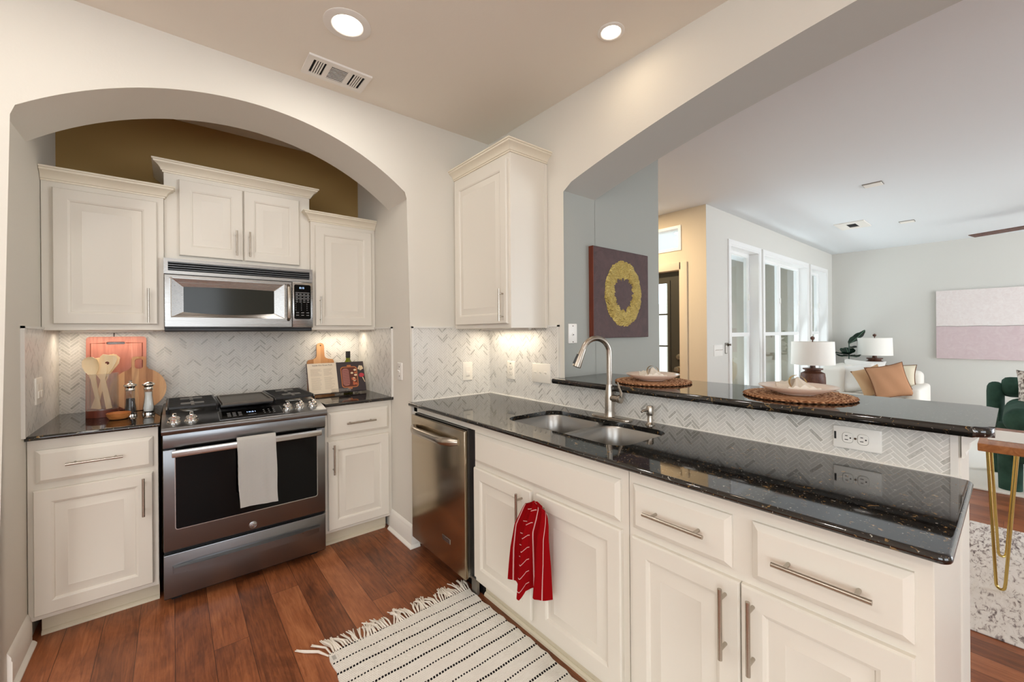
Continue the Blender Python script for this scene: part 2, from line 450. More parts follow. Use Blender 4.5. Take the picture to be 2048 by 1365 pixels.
# range wall with its arched opening
def arch_pts(c, zs, za, half, n, rev=False):
    rise = za - zs; R = (half * half + rise * rise) / (2 * rise); a = math.asin(half / R)
    p = [(c + R * math.sin(-a + 2 * a * k / n), za - R + R * math.cos(-a + 2 * a * k / n)) for k in range(n + 1)]
    return p[::-1] if rev else p
ol = [(-2.7, 0), (XL, 0)] + arch_pts((XL + XR) / 2, 2.182, 2.482, (XR - XL) / 2, 40) + [(XR, 0), (XB + 0.05, 0), (XB + 0.05, ZC), (-2.7, ZC)]
b = MB(); b.prism(ol, fy(YH), 0, YH - YW)
es = [e for e in b.bm.edges if all(abs(v.co.y - YW) < 1e-5 for v in e.verts) and all(XL - 1e-4 <= v.co.x <= XR + 1e-4 and v.co.z < 2.5 for v in e.verts)
      and not all(v.co.z < 1e-5 for v in e.verts)]
bmesh.ops.bevel(b.bm, geom=es, offset=0.022, segments=5, profile=0.5, affect='EDGES')
weighted(struct('wall_range', b, 'kitchen_wall_paint', ang=40))
b = MB(); b.box((XL - 0.12, YH, 0), (XL, YB + 0.12, ZC)); b.box((XR, YH, 0), (XR + 0.12, YB + 0.12, ZC)); struct('wall_alcove_sides', b, 'kitchen_wall_paint')
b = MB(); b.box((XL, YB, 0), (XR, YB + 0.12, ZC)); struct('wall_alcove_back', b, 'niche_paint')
# bar wall: full height by the cabinet, arched header over the half wall
ZP = 1.035
R2, yc2, za2 = 7.374, -0.378, 2.462
ysp = -2.44
def bz(y): return za2 - R2 + math.sqrt(R2 * R2 - (y - yc2) ** 2)
ol = [(YE, 0), (2.5, 0), (2.5, ZC), (-3.7, ZC), (-3.7, 0), (ysp, 0)] + [(ysp + (YJ - ysp) * k / 48, bz(ysp + (YJ - ysp) * k / 48)) for k in range(49)] + [(YJ, ZP), (YE, ZP)]
b = MB(); b.prism(ol, lambda u, v, d: V((XB2 - d, u, v)), 0, XB2 - XB)
es = [e for e in b.bm.edges if all(abs(v.co.x - XB) < 1e-5 for v in e.verts) and all(ysp - 1e-4 <= v.co.y <= YJ + 1e-4 and v.co.z > ZP - 1e-4 and v.co.z < 2.6 for v in e.verts) and max(v.co.z for v in e.verts) > ZP + 0.01]
bmesh.ops.bevel(b.bm, geom=es, offset=0.022, segments=5, profile=0.5, affect='EDGES')
es = [e for e in b.bm.edges if all(abs(v.co.y - YE) < 1e-5 for v in e.verts) and abs(e.verts[0].co.z - e.verts[1].co.z) > 0.5]
bmesh.ops.bevel(b.bm, geom=es, offset=0.02, segments=4, profile=0.5, affect='EDGES')
wb = weighted(struct('wall_bar', b, 'kitchen_wall_paint', ang=40)); wb.data.materials.append(M['hall_wall_shaded_paint']); wb.data.materials.append(M['header_paint'])
for pf in wb.data.polygons:      # the dining-side paint wraps the arch soffit and the far jamb
    c = pf.center
    if pf.normal.z < -0.8 and c.z > 2.0 and XB + 0.01 < c.x: pf.material_index = 2
    elif (pf.normal.x > 0.9 and c.z > ZP) or (pf.normal.y < -0.9 and abs(c.y - YJ) < 0.003 and c.z > ZP): pf.material_index = 1
b = MB(); b.box((XB2 - 0.002, YJ, 0), (2.805, YJ + 0.13, ZC)); b.box((2.675, YJ + 0.13, 0), (2.805, 4.5, ZC)); 
struct('wall_hall', b, 'hall_wall_shaded_paint')
# entry wall (door 1 and transom window 4), x = XD
def wall_rects(b, f, u0, u1, v0, v1, holes, d0, d1):
    us = sorted({u0, u1} | {h[0] for h in holes} | {h[1] for h in holes}); vs = sorted({v0, v1} | {h[2] for h in holes} | {h[3] for h in holes})
    for i in range(len(us) - 1):
        for j in range(len(vs) - 1):
            cu, cv = (us[i] + us[i + 1]) / 2, (vs[j] + vs[j + 1]) / 2
            if any(h[0] < cu < h[1] and h[2] < cv < h[3] for h in holes): continue
            b.box(f(us[i], vs[j], d0), f(us[i + 1], vs[j + 1], d1))
    bmesh.ops.remove_doubles(b.bm, verts=b.bm.verts[:], dist=1e-5)
    # drop interior faces shared by neighbouring boxes
    seen = {}
    for fc in b.bm.faces: seen.setdefault(tuple(sorted(v.index for v in fc.verts)), []).append(fc)
def wall_with_holes(name, f, u0, u1, v0, v1, holes, thick, mat):
    b = MB(); wall_rects(b, f, u0, u1, v0, v1, holes, -thick, 0.0); return struct(name, b, mat)
DOOR = (2.36, 3.28, 0.0, 2.035); TRAN = (2.36, 3.28, 2.24, 2.52)
wall_with_holes('wall_entry', fx(XD), YN + 0.0006, 4.6, 0, ZC, [DOOR, TRAN], 0.15, 'entry_paint')
WINS = [(4.955, 5.80, 0.45, 2.335), (5.965, 7.73, 0.45, 2.335), (7.93, 8.775, 0.45, 2.335)]
wall_with_holes('wall_window', fy(YN), XD + 0.0006, XF, 0, ZC, WINS, 0.17, 'living_wall_paint')
b = MB(); b.box((XF, -4.6, 0), (XF + 0.12, YN + 0.17, ZC)); struct('wall_far', b, 'living_wall_paint')
b = MB(); b.box((2.805, 4.48, 0), (XD, 4.6, ZC)); struct('wall_hall_end', b, 'entry_paint')
# out-of-view sides of the rooms, each with openings for daylight
wall_with_holes('wall_back', lambda u, v, d: V((u, -3.4 + d, v)), -2.7, XB, 0, ZC, [(-1.9, 0.7, 0.7, 2.4)], 0.12, 'kitchen_wall_paint')
wall_with_holes('wall_left', lambda u, v, d: V((-2.6 + d, u, v)), -3.4, YW, 0, ZC, [(-2.3, -0.1, 0.7, 2.3)], 0.12, 'kitchen_wall_paint')
wall_with_holes('wall_dining', lambda u, v, d: V((u, -4.45 + d, v)), XB2, XF, 0, ZC, [(4.1, 8.7, 0.1, 2.45)], 0.12, 'living_wall_paint')

# tile backsplashes
def splash(name, f, u0, u1, v0, v1, mat, d=0.008):
    b = MB(); b.box(f(u0, v0, 0), f(u1, v1, d)); return struct(name, b, mat)
ZK = 0.905                       # counter top
fxl = lambda u, v, d: V((XL + d, u, v))
splash('wall_backsplash_range', fy(YB), XL, XR, 0.86, 1.40, 'herringbone_x')
splash('wall_backsplash_left', fxl, 2.634, YB, ZK, 1.370, 'herringbone_y')
splash('wall_backsplash_right', fx(XR), 2.676, YB, ZK, 1.370, 'herringbone_y')
splash('wall_backsplash_sink', fy(YW), XR + 0.008, XB, ZK, 1.368, 'herringbone_x')
splash('wall_backsplash_corner', fx(XB), 1.71, YW, ZK, 1.368, 'herringbone_y')
splash('wall_backsplash_bar', fx(XB), YE + 0.022, 1.71, ZK, ZP, 'herringbone_y')
b = MB()
b.box((XL, 2.626, ZK), (XL + 0.012, 2.636, 1.378)); b.box((XL, 2.626, 1.368), (XL + 0.012, 2.98, 1.378))
struct('trim_1', b, 'marble_pencil')
b = MB(); b.box((XR - 0.012, 2.668, ZK), (XR, 2.678, 1.378)); b.box((XR - 0.012, 2.668, 1.368), (XR, 2.98, 1.378)); struct('trim_2', b, 'marble_pencil')
b = MB(); b.box((XR + 0.002, YW - 0.012, ZK), (XR + 0.012, YW, 1.376)); b.box((XR + 0.002, YW - 0.012, 1.366), (1.45, YW, 1.376)); struct('trim_3', b, 'marble_pencil')
b = MB(); b.box((XB - 0.012, 1.70, ZP), (XB, 1.712, 1.376)); b.box((XB - 0.012, 1.70, 1.366), (XB, 1.80, 1.376)); struct('trim_4', b, 'marble_pencil')
b = MB(); b.box((XB - 0.010, YE + 0.006, ZK), (XB - 0.001, YE + 0.022, ZP)); struct('trim_5', b, 'marble_pencil')
# white caulk line where the tile meets the counters
b = MB(); b.box((XB - 0.014, YE, ZK), (XB - 0.008, YW - 0.008, ZK + 0.004)); b.box((XR + 0.005, YW - 0.014, ZK), (XB - 0.008, YW - 0.008, ZK + 0.004)); struct('trim_6', b, 'trim_paint')
# little cap moulding under the bar top around the free end of the half wall
b = MB(); prof = [(0, -0.075), (0.004, -0.075), (0.010, -0.066), (0.008, -0.056), (0.016, -0.044), (0.016, -0.028), (0.030, -0.012), (0.034, 0.0), (0, 0)]
b.sweep(prof, [(XB2, YE + 0.25, ZP), (XB2, YE, ZP), (XB, YE, ZP)][::-1]); struct('trim_7', b, 'trim_paint')
# baseboards
BB = [(0, 0), (0.028, 0), (0.028, 0.006), (0.02, 0.016), (0.014, 0.02), (0.014, 0.10), (0.011, 0.106), (0.011, 0.118), (0.006, 0.128), (0.003, 0.135), (0, 0.138)]
def baseboard(name, path):
    b = MB(); b.sweep([(a, c) for a, c in BB], path); return struct(name, b, 'trim_paint')
baseboard('baseboard_left', [(XL, YW + 0.02, 0), (XL, 2.70, 0)][::1])
baseboard('baseboard_left_front', [(-2.6, YW, 0), (XL - 0.02, YW, 0)])
baseboard('baseboard_right', [(XR, 2.72, 0), (XR, YW, 0), (1.19, YW, 0)])
baseboard('baseboard_far', [(XF, YN, 0), (XF, -4.4, 0)])
baseboard('baseboard_window', [(XD, YN, 0), (XF, YN, 0)])

# ------------------------------------------------------------------ windows, entry door, what lies outside
plain('window_vinyl', (240, 240, 238), 0.35); plain('door_dark', (64, 60, 50), 0.4); plain('knob_metal', (168, 156, 138), 0.25, 1.0)
def frame_rect(b, u0, u1, v0, v1, w, y0, y1, f):
    b.box(f(u0, v0, y0), f(u0 + w, v1, y1)); b.box(f(u1 - w, v0, y0), f(u1, v1, y1))
    b.box(f(u0 + w, v0, y0), f(u1 - w, v0 + w, y1)); b.box(f(u0 + w, v1 - w, y0), f(u1 - w, v1, y1))
f = fy(YN)
for i, (x0, x1, z0, z1) in enumerate(WINS):
    b = MB(); frame_rect(b, x0, x1, z0, z1, 0.022, -0.172, 0.012, f)        # liner
    frame_rect(b, x0 - 0.05, x1 + 0.05, z0 - 0.05, z1 + 0.05, 0.055, -0.001, 0.016, f)
    w = struct('window_%d' % (i + 1), b, 'window_vinyl')
    b = MB(); zm = 1.285
    frame_rect(b, x0 + 0.02, x1 - 0.02, z0 + 0.02, z1 - 0.02, 0.038, -0.15, -0.10, f)
    b.box(f(x0 + 0.05, zm - 0.024, -0.15), f(x1 - 0.05, zm + 0.024, -0.092))
    if i == 1:
        xm = (x0 + x1) / 2; b.box(f(xm - 0.035, z0 + 0.05, -0.15), f(xm + 0.035, z1 - 0.05, -0.095))
    struct('window_sash', b, 'window_vinyl', w)
    b = MB(); b.box(f(x0 + 0.05, z0 + 0.05, -0.128), f(x1 - 0.05, z1 - 0.05, -0.122)); struct('pane', b, 'window_glass', w)
    xs = [x1 - 0.075] if i != 1 else [xm - 0.0, x1 - 0.075]
    for q in xs:
        b = MB(); b.box(f(q - 0.012, 1.72, -0.095), f(q + 0.012, 1.80, -0.082), 0.004); struct('sash_lock', b, 'white_plastic', w)
    b = MB(); b.box(f(x0 - 0.06, z0 - 0.03, 0.0), f(x1 + 0.06, z0, 0.05), 0.006); struct('window_sill', b, 'trim_paint', w)
# transom
g = fx(XD)
b = MB(); frame_rect(b, TRAN[0], TRAN[1], TRAN[2], TRAN[3], 0.03, -0.15, 0.01, g); w = struct('window_4', b, 'window_vinyl')
b = MB(); b.box(g(TRAN[0] + 0.03, TRAN[2] + 0.03, -0.09), g(TRAN[1] - 0.03, TRAN[3] - 0.03, -0.084)); struct('pane', b, 'window_glass', w)
# entry door with lites
y0, y1, z0, z1 = DOOR
b = MB(); LY0, LY1, LZ0, LZ1 = y0 + 0.185, y1 - 0.185, 0.42, 1.90
for q in ((y0 + 0.02, LY0, 0.01, z1 - 0.02), (LY1, y1 - 0.02, 0.01, z1 - 0.02), (LY0, LY1, 0.01, LZ0), (LY0, LY1, LZ1, z1 - 0.02)):
    b.box(g(q[0], q[2], -0.10), g(q[1], q[3], -0.055))
frame_rect(b, LY0 - 0.02, LY1 + 0.02, LZ0 - 0.02, LZ1 + 0.02, 0.03, -0.06, -0.045, g)
for k in range(1, 4):
    zz = LZ0 + (LZ1 - LZ0) * k / 4; b.box(g(LY0, zz - 0.008, -0.085), g(LY1, zz + 0.008, -0.05))
b.box(g((LY0 + LY1) / 2 - 0.008, LZ0, -0.085), g((LY0 + LY1) / 2 + 0.008, LZ1, -0.05))
d1 = struct('door_1', b, 'door_dark')
b = MB(); b.box(g(LY0, LZ0, -0.078), g(LY1, LZ1, -0.074)); struct('pane', b, 'window_glass', d1)
b = MB(); b.lathe([(0.034, 0), (0.034, 0.012), (0.028, 0.02), (0.012, 0.022), (0.012, 0.03)], g(2.425, 1.04, -0.055), (-1, 0, 0)); struct('deadbolt', b, 'knob_metal', d1)
b = MB(); b.lathe([(0.036, 0), (0.036, 0.008), (0.014, 0.014), (0.012, 0.035), (0.03, 0.045), (0.034, 0.06), (0.026, 0.072), (0.0, 0.075)], g(2.425, 0.90, -0.055), (-1, 0, 0)); struct('door_handle', b, 'knob_metal', d1)
b = MB(); cas = 0.07
b.box(g(y0 - cas, 0, 0), g(y0 + 0.02, z1 + cas, 0.018), 0.004); b.box(g(y1 - 0.02, 0, 0), g(y1 + cas, z1 + cas, 0.018), 0.004); b.box(g(y0, z1 - 0.015, 0), g(y1, z1 + cas, 0.018), 0.004)
b.box(g(y0, 0, -0.12), g(y0 + 0.02, z1, 0)); b.box(g(y1 - 0.02, 0, -0.12), g(y1, z1, 0)); b.box(g(y0, z1 - 0.018, -0.12), g(y1, z1, 0))
struct('trim_8', b, 'entry_paint')
# covered porch: stucco walls, slab, porch roof
plain('porch_concrete', (170, 166, 158), 0.9); plain('porch_roof_paint', (158, 126, 108), 0.8)
b = MB(); b.box((XD + 0.15, YN + 0.17, -0.1), (14, 9.5, -0.04)); struct('floor_porch', b, 'porch_concrete')
b = MB(); b.box((8.2, 3.4, 0), (13.5, 3.6, 3.0)); b.box((7.0, 3.55, 0), (7.5, 4.05, 3.0)); b.box((9.4, 2.26, 0), (9.6, 3.4, 3.0)); struct('wall_porch', b, 'stucco')
b = MB(); b.box((XD + 0.15, YN + 0.17, 2.75), (9.6, 2.9, 2.9)); struct('ceiling_porch', b, 'porch_roof_paint')
b = MB(); b.box((12.0, 4.6, 0), (12.2, 12.0, 2.2)); plain('pale_stone', (226, 220, 208), 0.9); struct('wall_neighbour', b, 'pale_stone')

# ------------------------------------------------------------------ cabinets
DOOR_LOOPS = lambda fw: [(0, 0), (0, 0.013), (0.004, 0.019), (fw - 0.008, 0.019), (fw, 0.0155), (fw + 0.003, 0.0105), (fw + 0.009, 0.0105), (fw + 0.042, 0.0175), (fw + 0.045, 0.0165)]
DRAWER_LOOPS = [(0, 0), (0, 0.009), (0.003, 0.011), (0.014, 0.0185), (0.016, 0.0195)]
def panel(cab_, name, O, u, v, n, w, h, loops, mat='cabinet_paint'):
    b = MB(); b.nest(O, u, v, n, loops, w, h); return link(name, b, mat, cab_, ang=20)
def pull(parent, a, c, n, out=0.034, r=0.0058, name='handle', inset=0.027):
    """bar pull from a to c standing off along n; a, c lie on the door face"""
    a, c, n = V(a), V(c), V(n); t = (c - a).normalized(); b = MB()
    b.cyl(a + n * out, c + n * out, r, 14)
    for p in (a + t * inset, c - t * inset): b.cyl(p - n * 0.002, p + n * (out - r * 0.3), r * 0.82, 12)
    return link(name, b, 'nickel', parent)
NX = V((-1, 0, 0)); NY = V((0, -1, 0)); UX = V((1, 0, 0)); UZ = V((0, 0, 1)); UYm = V((0, -1, 0))
FB = 2.70            # face plane of the range-side base cabinets
def base_body(b, x0, x1, y0, y1, hole=None):
    b.box((x0, y0, 0.098), (x1, y1, 0.882))
# left base cabinet
t = thing('base_cabinet', 'cream base cabinet under the left counter, drawer above one door, left of the range', 'cabinet', (-0.275, 3.0, 0))
b = MB(); b.box((XL + 0.002, FB, 0.098), (-0.0585, YB - 0.02, 0.884), 0.0015, 1); link('body', b, 'cabinet_paint', t)
b = MB(); b.box((XL + 0.03, FB + 0.07, 0.0), (-0.0585, FB + 0.09, 0.098)); b.sweep([(0, 0), (0.014, 0), (0.012, 0.010), (0.004, 0.018), (0, 0.018)], [(XL + 0.03, FB + 0.07, 0), (-0.0585, FB + 0.07, 0)]); link('toe_kick', b, 'toe_paint', t)
d = panel(t, 'drawer', (-0.462, FB, 0.692), UX, UZ, NY, 0.384, 0.145, DRAWER_LOOPS); pull(d, (-0.368, FB - 0.019, 0.769), (-0.183, FB - 0.019, 0.769), NY)
d = panel(t, 'door', (-0.470, FB, 0.121), UX, UZ, NY, 0.391, 0.543, DOOR_LOOPS(0.062)); pull(d, (-0.113, FB - 0.019, 0.466), (-0.113, FB - 0.019, 0.648), NY)
# right base cabinet
t = thing('base_cabinet', 'narrow cream base cabinet between the range and the arched wall, under the cookbook counter', 'cabinet', (0.93, 3.0, 0))
b = MB(); b.box((0.7195, FB, 0.098), (XR - 0.002, YB - 0.02, 0.884), 0.0015, 1); link('body', b, 'cabinet_paint', t)
b = MB(); b.box((0.7195, FB + 0.07, 0.0), (XR - 0.02, FB + 0.09, 0.098)); b.sweep([(0, 0), (0.014, 0), (0.012, 0.010), (0.004, 0.018), (0, 0.018)], [(0.7195, FB + 0.07, 0), (XR - 0.03, FB + 0.07, 0)]); link('toe_kick', b, 'toe_paint', t)
d = panel(t, 'drawer', (0.735, FB, 0.695), UX, UZ, NY, 0.389, 0.153, DRAWER_LOOPS); pull(d, (0.838, FB - 0.019, 0.771), (1.024, FB - 0.019, 0.771), NY)
d = panel(t, 'door', (0.733, FB, 0.118), UX, UZ, NY, 0.390, 0.549, DOOR_LOOPS(0.062)); pull(d, (0.763, FB - 0.019, 0.468), (0.763, FB - 0.019, 0.650), NY)
# range-wall counters: slab with a rounded front edge
def slab(name, pts, z0, z1, mat, label, cat, bev=0.011, round_edges=None):
    b = MB(); b.prism(pts, lambda u, v, d: V((u, v, d)), z0, z1)
    es = [e for e in b.bm.edges if abs(e.verts[0].co.z - e.verts[1].co.z) < 1e-6 and round_edges((e.verts[0].co + e.verts[1].co) / 2)]
    bmesh.ops.bevel(b.bm, geom=es, offset=bev, segments=4, profile=0.5, affect='EDGES')
    return weighted(solo(name, b, mat, label, cat, ang=40))
slab('countertop', [(XL + 0.001, FB - 0.035), (-0.052, FB - 0.035), (-0.052, YB - 0.009), (XL + 0.001, YB - 0.009)], 0.8845, ZK, 'granite', 'dark speckled granite counter left of the range, holding the salt and pepper mills', 'countertop', 0.0095, lambda c: c.y < FB)
slab('countertop', [(0.714, FB - 0.035), (XR - 0.001, FB - 0.035), (XR - 0.001, YB - 0.009), (0.714, YB - 0.009)], 0.8845, ZK, 'granite', 'short dark granite counter right of the range, under the open cookbook', 'countertop', 0.0095, lambda c: c.y < FB)
# upper cabinets in the alcove
CROWN = [(0, 0), (0.006, 0), (0.007, 0.008), (0.012, 0.010), (0.014, 0.018), (0.022, 0.030), (0.036, 0.041), (0.042, 0.044), (0.044, 0.052), (0.050, 0.054), (0.050, 0.062), (0, 0.062)]
def crown(t, path, z):
    b = MB(); b.sweep([(a, c) for a, c in CROWN], [(x, y, z) for x, y in path]); return link('crown_moulding', b, 'crown_paint', t, ang=25)
FU = 2.975; FC = 3.0; ZU = 1.362
def upper(label, x0, x1, z0, z1, fy_, doors, pulls, crown_path):
    t = thing('wall_cabinet', label, 'cabinet', ((x0 + x1) / 2, (fy_ + YB) / 2, z0))
    b = MB(); b.box((x0, fy_, z0), (x1, YB - 0.002, z1), 0.0015, 1); link('body', b, 'cabinet_paint', t)
    for (a, c, e, g_), (px, pz0, pz1) in zip(doors, pulls):
        d = panel(t, 'door', (a, fy_, e), UX, UZ, NY, c - a, g_ - e, DOOR_LOOPS(0.060))
        pull(d, (px, fy_ - 0.019, pz0), (px, fy_ - 0.019, pz1), NY, 0.030, 0.005)
    crown(t, crown_path, z1 - 0.004)
    return t
upper('cream wall cabinet left of the microwave, one raised panel door under crown moulding', XL + 0.002, -0.0345, ZU, 2.092, FU, [(-0.449, -0.062, 1.393, 2.06)], [(-0.099, 1.402, 1.585)], [(XL + 0.002, FU), (-0.0345, FU), (-0.0345, FU + 0.08)])
upper('cream wall cabinet right of the microwave, one raised panel door above the cookbook', 0.714, XR - 0.002, ZU, 2.090, FU, [(0.738, 1.118, 1.389, 2.06)], [(0.765, 1.403, 1.585)], [(0.714, FU + 0.08), (0.714, FU), (XR - 0.002, FU)])
upper('tall centre wall cabinet with two doors directly above the microwave', -0.034, 0.7135, 1.758, 2.245, FC, [(0.031, 0.335, 1.784, 2.213), (0.341, 0.648, 1.784, 2.213)], [(0.301, 1.807, 1.958), (0.368, 1.807, 1.958)], [(-0.034, YB - 0.01), (-0.034, FC), (0.7135, FC), (0.7135, YB - 0.01)])
# peninsula wall cabinet: door faces -X
PX0, PX1, PY0, PY1 = 1.472, XB - 0.001, 1.798, 2.393
t = thing('wall_cabinet', 'cream wall cabinet hung above the sink counter corner, beside the bar opening', 'cabinet', (1.58, 2.08, 1.358))
b = MB(); b.box((PX0, PY0, 1.36), (PX1, PY1, 2.36), 0.0015, 1); b.box((PX1 - 0.022, PY0 - 0.006, 1.358), (PX1, PY0 + 0.01, 2.345), 0.002, 1); link('body', b, 'cabinet_paint', t)
d = panel(t, 'door', (PX0, 2.364, 1.385), UYm, UZ, NX, 0.549, 0.935, DOOR_LOOPS(0.060)); pull(d, (PX0 - 0.019, 1.847, 1.398), (PX0 - 0.019, 1.847, 1.582), NX, 0.032, 0.0052)
b = MB(); b.sweep([(a, c * 0.95) for a, c in CROWN], [(PX0, PY1, 2.352), (PX0, PY0, 2.352), (PX1, PY0, 2.352)]); link('crown_moulding', b, 'crown_paint', t, ang=25)
# under-cabinet light strips: real lamps that wash the tile
def strip(label, x0, x1, y, z, power, axis='x'):
    t = thing('light_strip', label, 'light', ((x0 + x1) / 2, y, z) if axis == 'x' else (y, (x0 + x1) / 2, z), 0, 'strips of warm light under the wall cabinets')
    P = (lambda a, c, e: (a, y + c, z + e)) if axis == 'x' else (lambda a, c, e: (y + c, a, z + e))
    b = MB(); b.box(P(x0, -0.012, -0.010), P(x1, 0.012, 0.0)); link('housing', b, 'white_plastic', t)
    c = P((x0 + x1) / 2, 0, -0.013)
    o = area_light('strip_glow', c, (c[0], c[1], 0), (x1 - x0) * 0.92, 0.016, power, (1.0, 0.86, 0.68))
    if axis == 'y': o.rotation_euler = (0, 0, PI / 2)
    else: o.rotation_euler = (0, 0, 0)
    o.parent = t; o.location = V(c) - t.location
strip('thin strip of warm light under the wall cabinet left of the microwave', XL + 0.04, -0.09, 3.20, ZU, 0.9)
strip('thin strip of warm light under the wall cabinet right of the microwave', 0.80, XR - 0.04, 3.20, ZU, 0.9)
strip('thin strip of warm light under the wall cabinet over the sink counter corner', 1.85, 2.33, 1.66, 1.36, 1.3, 'y')

# ------------------------------------------------------------------ peninsula
XFC = 1.165                       # face plane of the peninsula base cabinets
def pen_body(t, y0, y1, solid=True):
    b = MB()
    if solid: b.box((XFC, y0, 0.098), (XB - 0.002, y1, 0.884), 0.0015, 1)
    else:      # open-topped carcass around the sink
        b.box((XFC, y0, 0.098), (XFC + 0.02, y1, 0.884)); b.box((XB - 0.02, y0, 0.098), (XB - 0.002, y1, 0.884))
        b.box((XFC + 0.02, y0, 0.098), (XB - 0.02, y0 + 0.018, 0.884)); b.box((XFC + 0.02, y1 - 0.018, 0.098), (XB - 0.02, y1, 0.884))
        b.box((XFC + 0.02, y0 + 0.018, 0.098), (XB - 0.02, y1 - 0.018, 0.12))
    link('body', b, 'cabinet_paint', t)
    b = MB(); b.box((XFC + 0.06, y0, 0.0), (XFC + 0.08, y1, 0.098)); b.sweep([(0, 0), (0.013, 0), (0.011, 0.010), (0.004, 0.017), (0, 0.017)], [(XFC + 0.06, y1, 0), (XFC + 0.06, y0, 0)]); link('toe_kick', b, 'toe_paint', t)
def pdoor(t, ya, yb, z0, z1, name='door', loops=None): return panel(t, name, (XFC, ya, z0), UYm, UZ, NX, ya - yb, z1 - z0, loops or DOOR_LOOPS(0.060))
XH = XFC - 0.019
t = thing('sink_cabinet', 'cream double-door base cabinet with a blank top panel, below the sink', 'cabinet', (1.46, 1.26, 0))
pen_body(t, 0.815, 1.716, False)
pdoor(t, 1.702, 0.842, 0.697, 0.838, 'false_drawer', DRAWER_LOOPS)
d = pdoor(t, 1.706, 1.287, 0.128, 0.669); pull(d, (XH, 1.337, 0.468), (XH, 1.337, 0.654), NX)
d = pdoor(t, 1.253, 0.838, 0.128, 0.671); pull(d, (XH, 1.203, 0.468), (XH, 1.203, 0.654), NX)
t = thing('base_cabinet', 'wide cream peninsula base cabinet with two drawers over two doors, nearest the camera', 'cabinet', (1.46, 0.46, 0))
pen_body(t, YE + 0.004, 0.813)
d = pdoor(t, 0.793, 0.485, 0.697, 0.839, 'drawer', DRAWER_LOOPS); pull(d, (XH, 0.731, 0.771), (XH, 0.544, 0.771), NX)
d = pdoor(t, 0.434, 0.132, 0.695, 0.841, 'drawer', DRAWER_LOOPS); pull(d, (XH, 0.377, 0.770), (XH, 0.190, 0.770), NX)
d = pdoor(t, 0.794, 0.464, 0.128, 0.670); pull(d, (XH, 0.499, 0.465), (XH, 0.499, 0.652), NX)
d = pdoor(t, 0.461, 0.131, 0.128, 0.670); pull(d, (XH, 0.430, 0.465), (XH, 0.430, 0.652), NX)
# dishwasher
t = thing('dishwasher', 'stainless dishwasher with a curved towel-bar handle, between the arched wall and the sink cabinet', 'dishwasher', (1.46, 2.05, 0))
DY0, DY1 = 1.758, 2.352
b = MB(); b.box((1.185, 1.722, 0.085), (1.74, 2.388, 0.872)); link('tub', b, 'black_plastic', t)
b = MB(); b.box((1.168, DY1 + 0.002, 0.1), (1.20, YW - 0.001, 0.884)); b.box((1.168, 1.72, 0.846), (1.20, YW - 0.001, 0.884)); link('filler_strip', b, 'cabinet_paint', t)
b = MB(); b.box((1.128, DY0, 0.088), (1.150, DY1, 0.838), 0.004, 2); dr = link('door', b, 'steel_dishwasher', t)
b = MB(); b.box((1.150, DY0 + 0.006, 0.092), (1.186, DY1 - 0.006, 0.842)); link('inner_door', b, 'steel_bright', t)
b = MB(); b.box((1.148, DY0 + 0.01, 0.838), (1.18, DY1 - 0.01, 0.844)); link('control_strip', b, 'black_gloss', t)
b = MB(); pts = []; r = []
for k in range(17):
    s_ = k / 16; y = 2.30 - 0.485 * s_; q = math.sin(PI * s_)
    pts.append((1.126 - 0.052 * min(1, q * 1.7) ** 0.7, y, 0.772)); r.append(0.019 if 0 < k < 16 else 0.013)
b.tube(pts, r, 14, up=(0, 0, 1), flat=1.15); link('handle', b, 'nickel', dr)
b = MB(); b.box((1.1255, 1.90, 0.213), (1.129, 1.985, 0.24), 0.001, 1); bd = link('badge', b, 'steel_bright', dr)
b = MB(); b.box((1.1248, 1.905, 0.217), (1.126, 1.98, 0.236)); link('badge_field', b, 'steel_dark', dr)
text_mesh('KitchenAid', 0.0125, 'steel_bright', bd, (1.1246, 1.9425, 0.2265), (0, -1, 0), (0, 0, 1), (-1, 0, 0), depth=0.0002)
b = MB(); b.box((1.215, 1.722, 0.0), (1.235, 2.37, 0.088)); link('toe_panel', b, 'black_plastic', t)
b = MB(); b.box((1.175, 1.735, 0.075), (1.215, 1.79, 0.088)); b.box((1.185, 1.738, 0.0), (1.20, 1.785, 0.075)); link('foot_bracket', b, 'clip_metal', t)
# sink counter with its cut-out (built as a ring of quads so the hole is real)
SX0, SX1, SY0, SY1 = 1.275, 1.630, 0.925, 1.625
b = MB()
hole = rrect(SX1 - SX0, SY1 - SY0, 0.075, 8, (SX0 + SX1) / 2, (SY0 + SY1) / 2)
hole = [V((x, y, 0)) for x, y in hole]
CX0, CX1, CY0, CY1 = 1.125, XB - 0.0085, 0.076, YW - 0.0085
def outer_pt(p):
    c = V(((SX0 + SX1) / 2, (SY0 + SY1) / 2, 0)); d = p - c
    ts = []
    if d.x > 1e-9: ts.append((CX1 - c.x) / d.x)
    if d.x < -1e-9: ts.append((CX0 - c.x) / d.x)
    if d.y > 1e-9: ts.append((CY1 - c.y) / d.y)
    if d.y < -1e-9: ts.append((CY0 - c.y) / d.y)
    return c + d * min(ts)
outer = [outer_pt(p) for p in hole]
corners = [V((CX1, CY0, 0)), V((CX1, CY1, 0)), V((CX0, CY1, 0)), V((CX0, CY0, 0))]
cc = V(((SX0 + SX1) / 2, (SY0 + SY1) / 2, 0))
def ang_(p): return math.atan2((p - cc).y, (p - cc).x) % (2 * PI)
hs = sorted(hole, key=ang_); os_ = sorted([(ang_(p), p) for p in [outer_pt(h) for h in hole] + corners], key=lambda q: q[0])
tz, bz_ = ZK, 0.8845
ht = [b.bm.verts.new((p.x, p.y, tz)) for p in hs]; hb = [b.bm.verts.new((p.x, p.y, bz_)) for p in hs]
